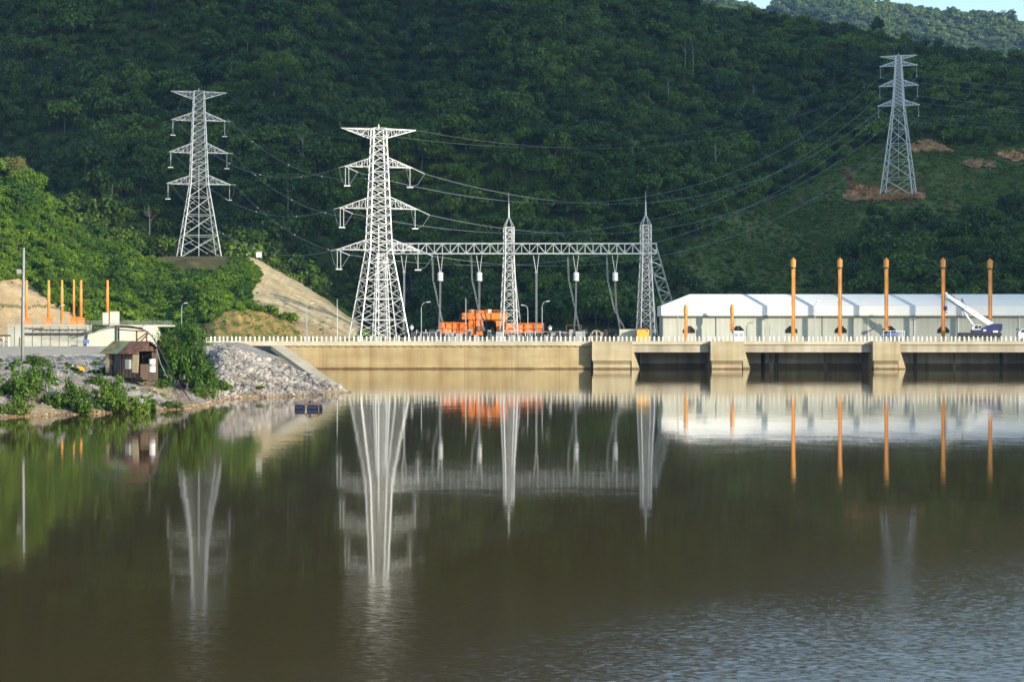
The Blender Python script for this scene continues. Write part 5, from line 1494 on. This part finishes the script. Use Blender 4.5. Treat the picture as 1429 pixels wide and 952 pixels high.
def raft():
    D = F*H/(571.5-YH); t = thing('pump_raft', (X(431, D), D, 0), 'small pump raft of blue floats with brown frame on the calm water', 'raft')
    for x, w_ in ((-.95, .95), (.35, 1.25), (1.25, .45)): MB().lathe((0,0,0), [(.30,-.5),(.34,-.42),(.34,.42),(.30,.5)], 10); 
    for i, (x, ln) in enumerate(((-.98, .95), (.42, 1.1))):
        for y in (-.5, .5):
            m = MB(); m.tube([(x-ln/2, y, .16), (x+ln/2, y, .16)], .27, 12); m.build('float', M['blue_pl'], t)
    MB().box((-.98, 0, .47), (.9, 1.3, .07)).build('deck', M['blue_pl'], t); MB().box((.42, 0, .47), (1.05, 1.3, .07)).build('deck', M['blue_pl'], t)
    m = MB()
    for y in (-.62, .62): m.bar((-1.4, y, .5), (1.35, y, .5), .08)
    for x in (-.4, -.2, 1.1): m.bar((x, -.65, .55), (x, .65, .55), .08)
    m.build('frame', M['rust'], t)
    MB().tube([(-.3, -.3, .6), (-.1, -.3, .85), (.35, -.2, .88), (.6, -.1, .7), (.9, 0, .75), (1.2, 0, .5)], .06, 6).build('pipe', M['rust'], t)
    MB().lathe((.1, .1, .6), [(.16,0),(.18,.2),(.08,.34)], 10).build('pump', M['dark'], t)
    MB().tube([(1.15, -.5, .22), (1.5, -.5, .25)], .25, 10).build('float', M['blue_pl'], t)
raft()
def driftwood(px, py, ln, label):
    D = F*H/(py-YH); o = MB().tube([(-ln/2, 0, .0), (-ln*.1, .05, .02), (ln*.3, 0, .015), (ln/2, .1, .0)], .02, 6, .012).build('driftwood', M['black']); o.location = (X(px, D), D, 0)
    tag(o, label, 'driftwood')
driftwood(1360, 770, .75, 'thin stick floating on the dark water at the lower right')
driftwood(821, 755, .3, 'short dark twig floating on open water near the middle')

# ------------------------------------------------------------------ bushes and single trees
def bush(name, base, w_, h_, leaf, n, seed, mat, label, cat='bush', group='bushes on the gravel bank', stem=True, lumps=11, trunkmat='trunk'):
    t = thing(name, base, label, cat, group)
    V, Fq = leaf_cloud(n, 1.0, leaf/max(w_/2, .01), int(lumps*1.9), seed, 1.0, 0, .25, .62, .88)
    V = V - np.array([0, 0, V[:, 2].min()]); V = V/np.array([1, 1, V[:, 2].max()])*np.array([w_/2, w_/2, h_])
    me = np_mesh('foliage', V, Fq, [mat]); add('foliage', me, t)
    if stem:
        m = MB()
        for k in range(5):
            a = k*1.3+seed; m.tube([(0,0,-.2), (math.cos(a)*w_*.12, math.sin(a)*w_*.12, h_*.35), (math.cos(a)*w_*.3, math.sin(a)*w_*.3, h_*.75)], .03*w_*.6+.02, 5, .012)
        m.build('stem', M[trunkmat], t)
    return t
B = [(38, 566, 62, 52, 205, 'leaf_bank', 1500, 'broad leafy bush at the left edge of the bank below the utility pole'),
     (12, 560, 36, 34, 207, 'leaf_bank', 800, 'lower bush at the very left of the bank'),
     (98, 562, 50, 42, 208, 'leaf_bank', 1200, 'bright green bush between the left bush and the shack'),
     (70, 560, 30, 24, 207, 'leaf_bank', 500, 'small bush in the gap between two large bushes'),
     (158, 560, 52, 50, 210, 'leaf_bank', 1500, 'tall leafy bush in front of the shack'),
     (196, 562, 30, 26, 210, 'leaf_bank', 600, 'smaller bush at the right of the tall one below the shack'),
     (50, 505, 38, 19, 236, 'leaf_dark', 900, 'dark spreading bush at the foot of the utility pole'),
     (144, 507, 28, 20, 232, 'leaf_dark', 800, 'dark bush tucked against the left end of the shack'),
     (128, 516, 18, 12, 230, 'leaf_bank', 300, 'small bush left of the dark bush beside the shack'),
     (160, 569, 22, 8, 205, 'leaf_bank', 260, 'low tuft near the waterline under the tall bush'),
     (240, 565, 34, 12, 214, 'leaf_bank', 450, 'low wide bush at the waterline right of the shack'),
     (285, 558, 36, 24, 232, 'leaf_bank', 700, 'bush at the waterline below the big dark bush'),
     (312, 553, 26, 15, 252, 'leaf_bank', 500, 'light green bush at the left foot of the riprap'),
     (118, 564, 40, 28, 206, 'leaf_bank', 900, 'leafy bush near the waterline left of the tall one below the shack'),
     (178, 566, 44, 30, 209, 'leaf_bank', 1000, 'spreading bush between the tall bush and the waterline'),
     (24, 570, 44, 30, 200, 'leaf_bank', 900, 'bush by the water at the left edge of the photo'),
     (208, 560, 22, 16, 214, 'leaf_bank', 350, 'little bush on the gravel under the drum'),
     (62, 545, 40, 26, 216, 'leaf_bank', 800, 'bush higher on the gravel behind the left bushes'),
     (225, 540, 20, 13, 224, 'leaf_bank', 300, 'small bush on the gravel beside the hoses'),
     (134, 540, 30, 20, 218, 'leaf_bank', 500, 'bush on the gravel between the yellow machine and the shack'),
     (363, 546, 12, 6, 258, 'leaf_bank', 160, 'small green tuft growing in the riprap')]
for i, (px, py, w_, h_, D, mt, n, lab) in enumerate(B):
    D = D - 5 if py >= 555 and px < 220 else D; s = D/F; p = at_bank(px, D, -.1)
    p.z = min(p.z, Z(py, D) + .5) if py > 530 else p.z - .1
    bush('bush', p, w_*s*1.3, h_*s*1.12, .12, int(n*2.2), 50+i, M[mt], lab, lumps=18)
p = at_bank(256, 243, -.2); s = 243/F
bush('bush', p, 104*s, 104*s, .16, 9000, 71, M['leaf_dark'], 'big dense dark green bush between the shack and the riprap', lumps=22)
p = at_bank(288, 240, -.2); bush('bush', p, 66*s, 58*s, .15, 3600, 72, M['leaf_dark'], 'lower dark shoulder bush leaning over the riprap from the big bush', lumps=12)

def single_tree(px, D, z, w_, h_, mat, label, seed, cat='tree', n=900, leaf=.45, trunkmat='trunk_pale', crown=.55, group='distinct trees on the hills'):
    t = thing('tree', (X(px, D), D, z), label, cat, group)
    V, Fq = leaf_cloud(n, 1.0, leaf/(w_/2), 11, seed, 1.0, 0, .45)
    V = V - np.array([0, 0, V[:, 2].min()]); V = V/np.array([1, 1, V[:, 2].max()])*np.array([w_/2, w_/2, h_*crown]) + np.array([0, 0, h_*(1-crown)])
    add('crown', np_mesh('crown', V, Fq, [mat]), t)
    m = MB(); m.tube([(0,0,-1.5), (.15,0,h_*.35), (0,.1,h_*.72)], h_*.022, 6, h_*.010)
    for k in range(4):
        a = k*1.7+seed; m.tube([(.1,0,h_*.45), (math.cos(a)*w_*.2, math.sin(a)*w_*.2, h_*.66), (math.cos(a)*w_*.36, math.sin(a)*w_*.36, h_*.8)], h_*.010, 5, h_*.003)
    m.build('trunk', M[trunkmat], t)
def hill_D(px, py):
    D = np.linspace(640, 1400, 1500); z = hill_z((px-CX)*D/F, D); k = (z > H - (py-YH)*D/F).argmax(); return float(D[k]), float(z[k])
D = 646; single_tree(22, D, Z(262, D), 44*D/F, 48*D/F, M['leaf_yellow'], 'yellow-green tree standing out on top of the left spur', 81, n=1500, leaf=.3)
single_tree(1225, 1295, Z(52, 1295), 24*1295/F, 32*1295/F, M['leaf_hill'], 'lone dark round tree on the ridge skyline', 82, n=900, leaf=.6, trunkmat='trunk', crown=.8)
sp = [(500, 82, 'pale'), (382, 118, 'lime'), (345, 62, 'lime'), (106, 118, 'lime'), (405, 95, 'lime'), (1108, 160, 'lime'), (660, 160, 'lime'), (828, 182, 'lime'), (905, 130, 'lime')]
for i, (px, py, kd) in enumerate(sp):
    D, z = hill_D(px, py + 16)
    single_tree(px, D, z, 24*D/F, 34*D/F, M['leaf_yellow' if i in (1, 5) else 'leaf_hill'],
        ('tall crown above the near pylon', 'yellowish crown right of the left pylon tip', 'rounded crown high over the left pylon', 'lighter crown far left on the mountain', 'crown midway above the two white pylons', 'yellow-green crown left of the distant pylon', 'crown above the middle gantry column', 'crown above the gap between gantry columns', 'crown below the pale dead trunks')[i] , 90+i, n=900, leaf=.42)
def dead_tree(px, py, hpx, label, seed):
    D, z = hill_D(px, py); t = thing('dead_tree', (X(px, D), D - 4, z), label, 'dead tree', 'pale bare trunks on the mountain')
    h = hpx*D/F + 4; rr = random.Random(seed)
    MB().tube([(0,0,-1), (.2,0,h*.5), (rr.uniform(-.6,.6),0,h)], .32, 5, .10).build('trunk', M['trunk_pale'], t)
    m = MB()
    for k in range(4):
        a = rr.uniform(0, 6.28); f = rr.uniform(.5, .85); m.tube([(.1,0,h*f), (math.cos(a)*h*.12, math.sin(a)*h*.12, h*(f+.12)), (math.cos(a)*h*.17, math.sin(a)*h*.17, h*(f+.22))], .12, 4, .04)
    m.build('branch', M['trunk_pale'], t)
for i, (px, py, hp, lab) in enumerate(((955, 110, 40, 'left one of the two pale dead trunks high above the right gantry column'), (966, 112, 42, 'right one of the two pale dead trunks high above the right gantry column'),
        (931, 145, 22, 'short pale dead trunk under the pair of dead trunks'), (211, 335, 32, 'pale dead trunk left of the pylon on the spur'), (424, 240, 34, 'pale dead trunk between the two white pylons'),
        (403, 300, 22, 'thin pale trunk between the two white pylons, lower down'), (159, 297, 24, 'bent pale trunk on the mountain left of the spur pylon'), (882, 235, 26, 'pale dead trunk near the tip of the right gantry spire'),
        (997, 245, 30, 'pale dead trunk right of the right gantry spire'), (1050, 150, 22, 'pale forked dead trunk left of the distant pylon'))):
    dead_tree(px, py, hp, lab, i)

# ------------------------------------------------------------------ the air
def haze():
    m = bpy.data.materials.new('haze_air'); m.use_nodes = True; nt = m.node_tree; nt.nodes.remove(nt.nodes['Principled BSDF'])
    v = nt.nodes.new('ShaderNodeVolumePrincipled'); v.inputs['Color'].default_value = (.34,.60,1.0,1); v.inputs['Density'].default_value = 0.48e-4; v.inputs['Anisotropy'].default_value = 0.0
    nt.links.new(v.outputs[0], nt.nodes['Material Output'].inputs['Volume'])
    o = MB().bb(-4500, 5200, -700, 5200, -7.5, 900).build('haze', m); tag(o, kind='stuff')
haze()
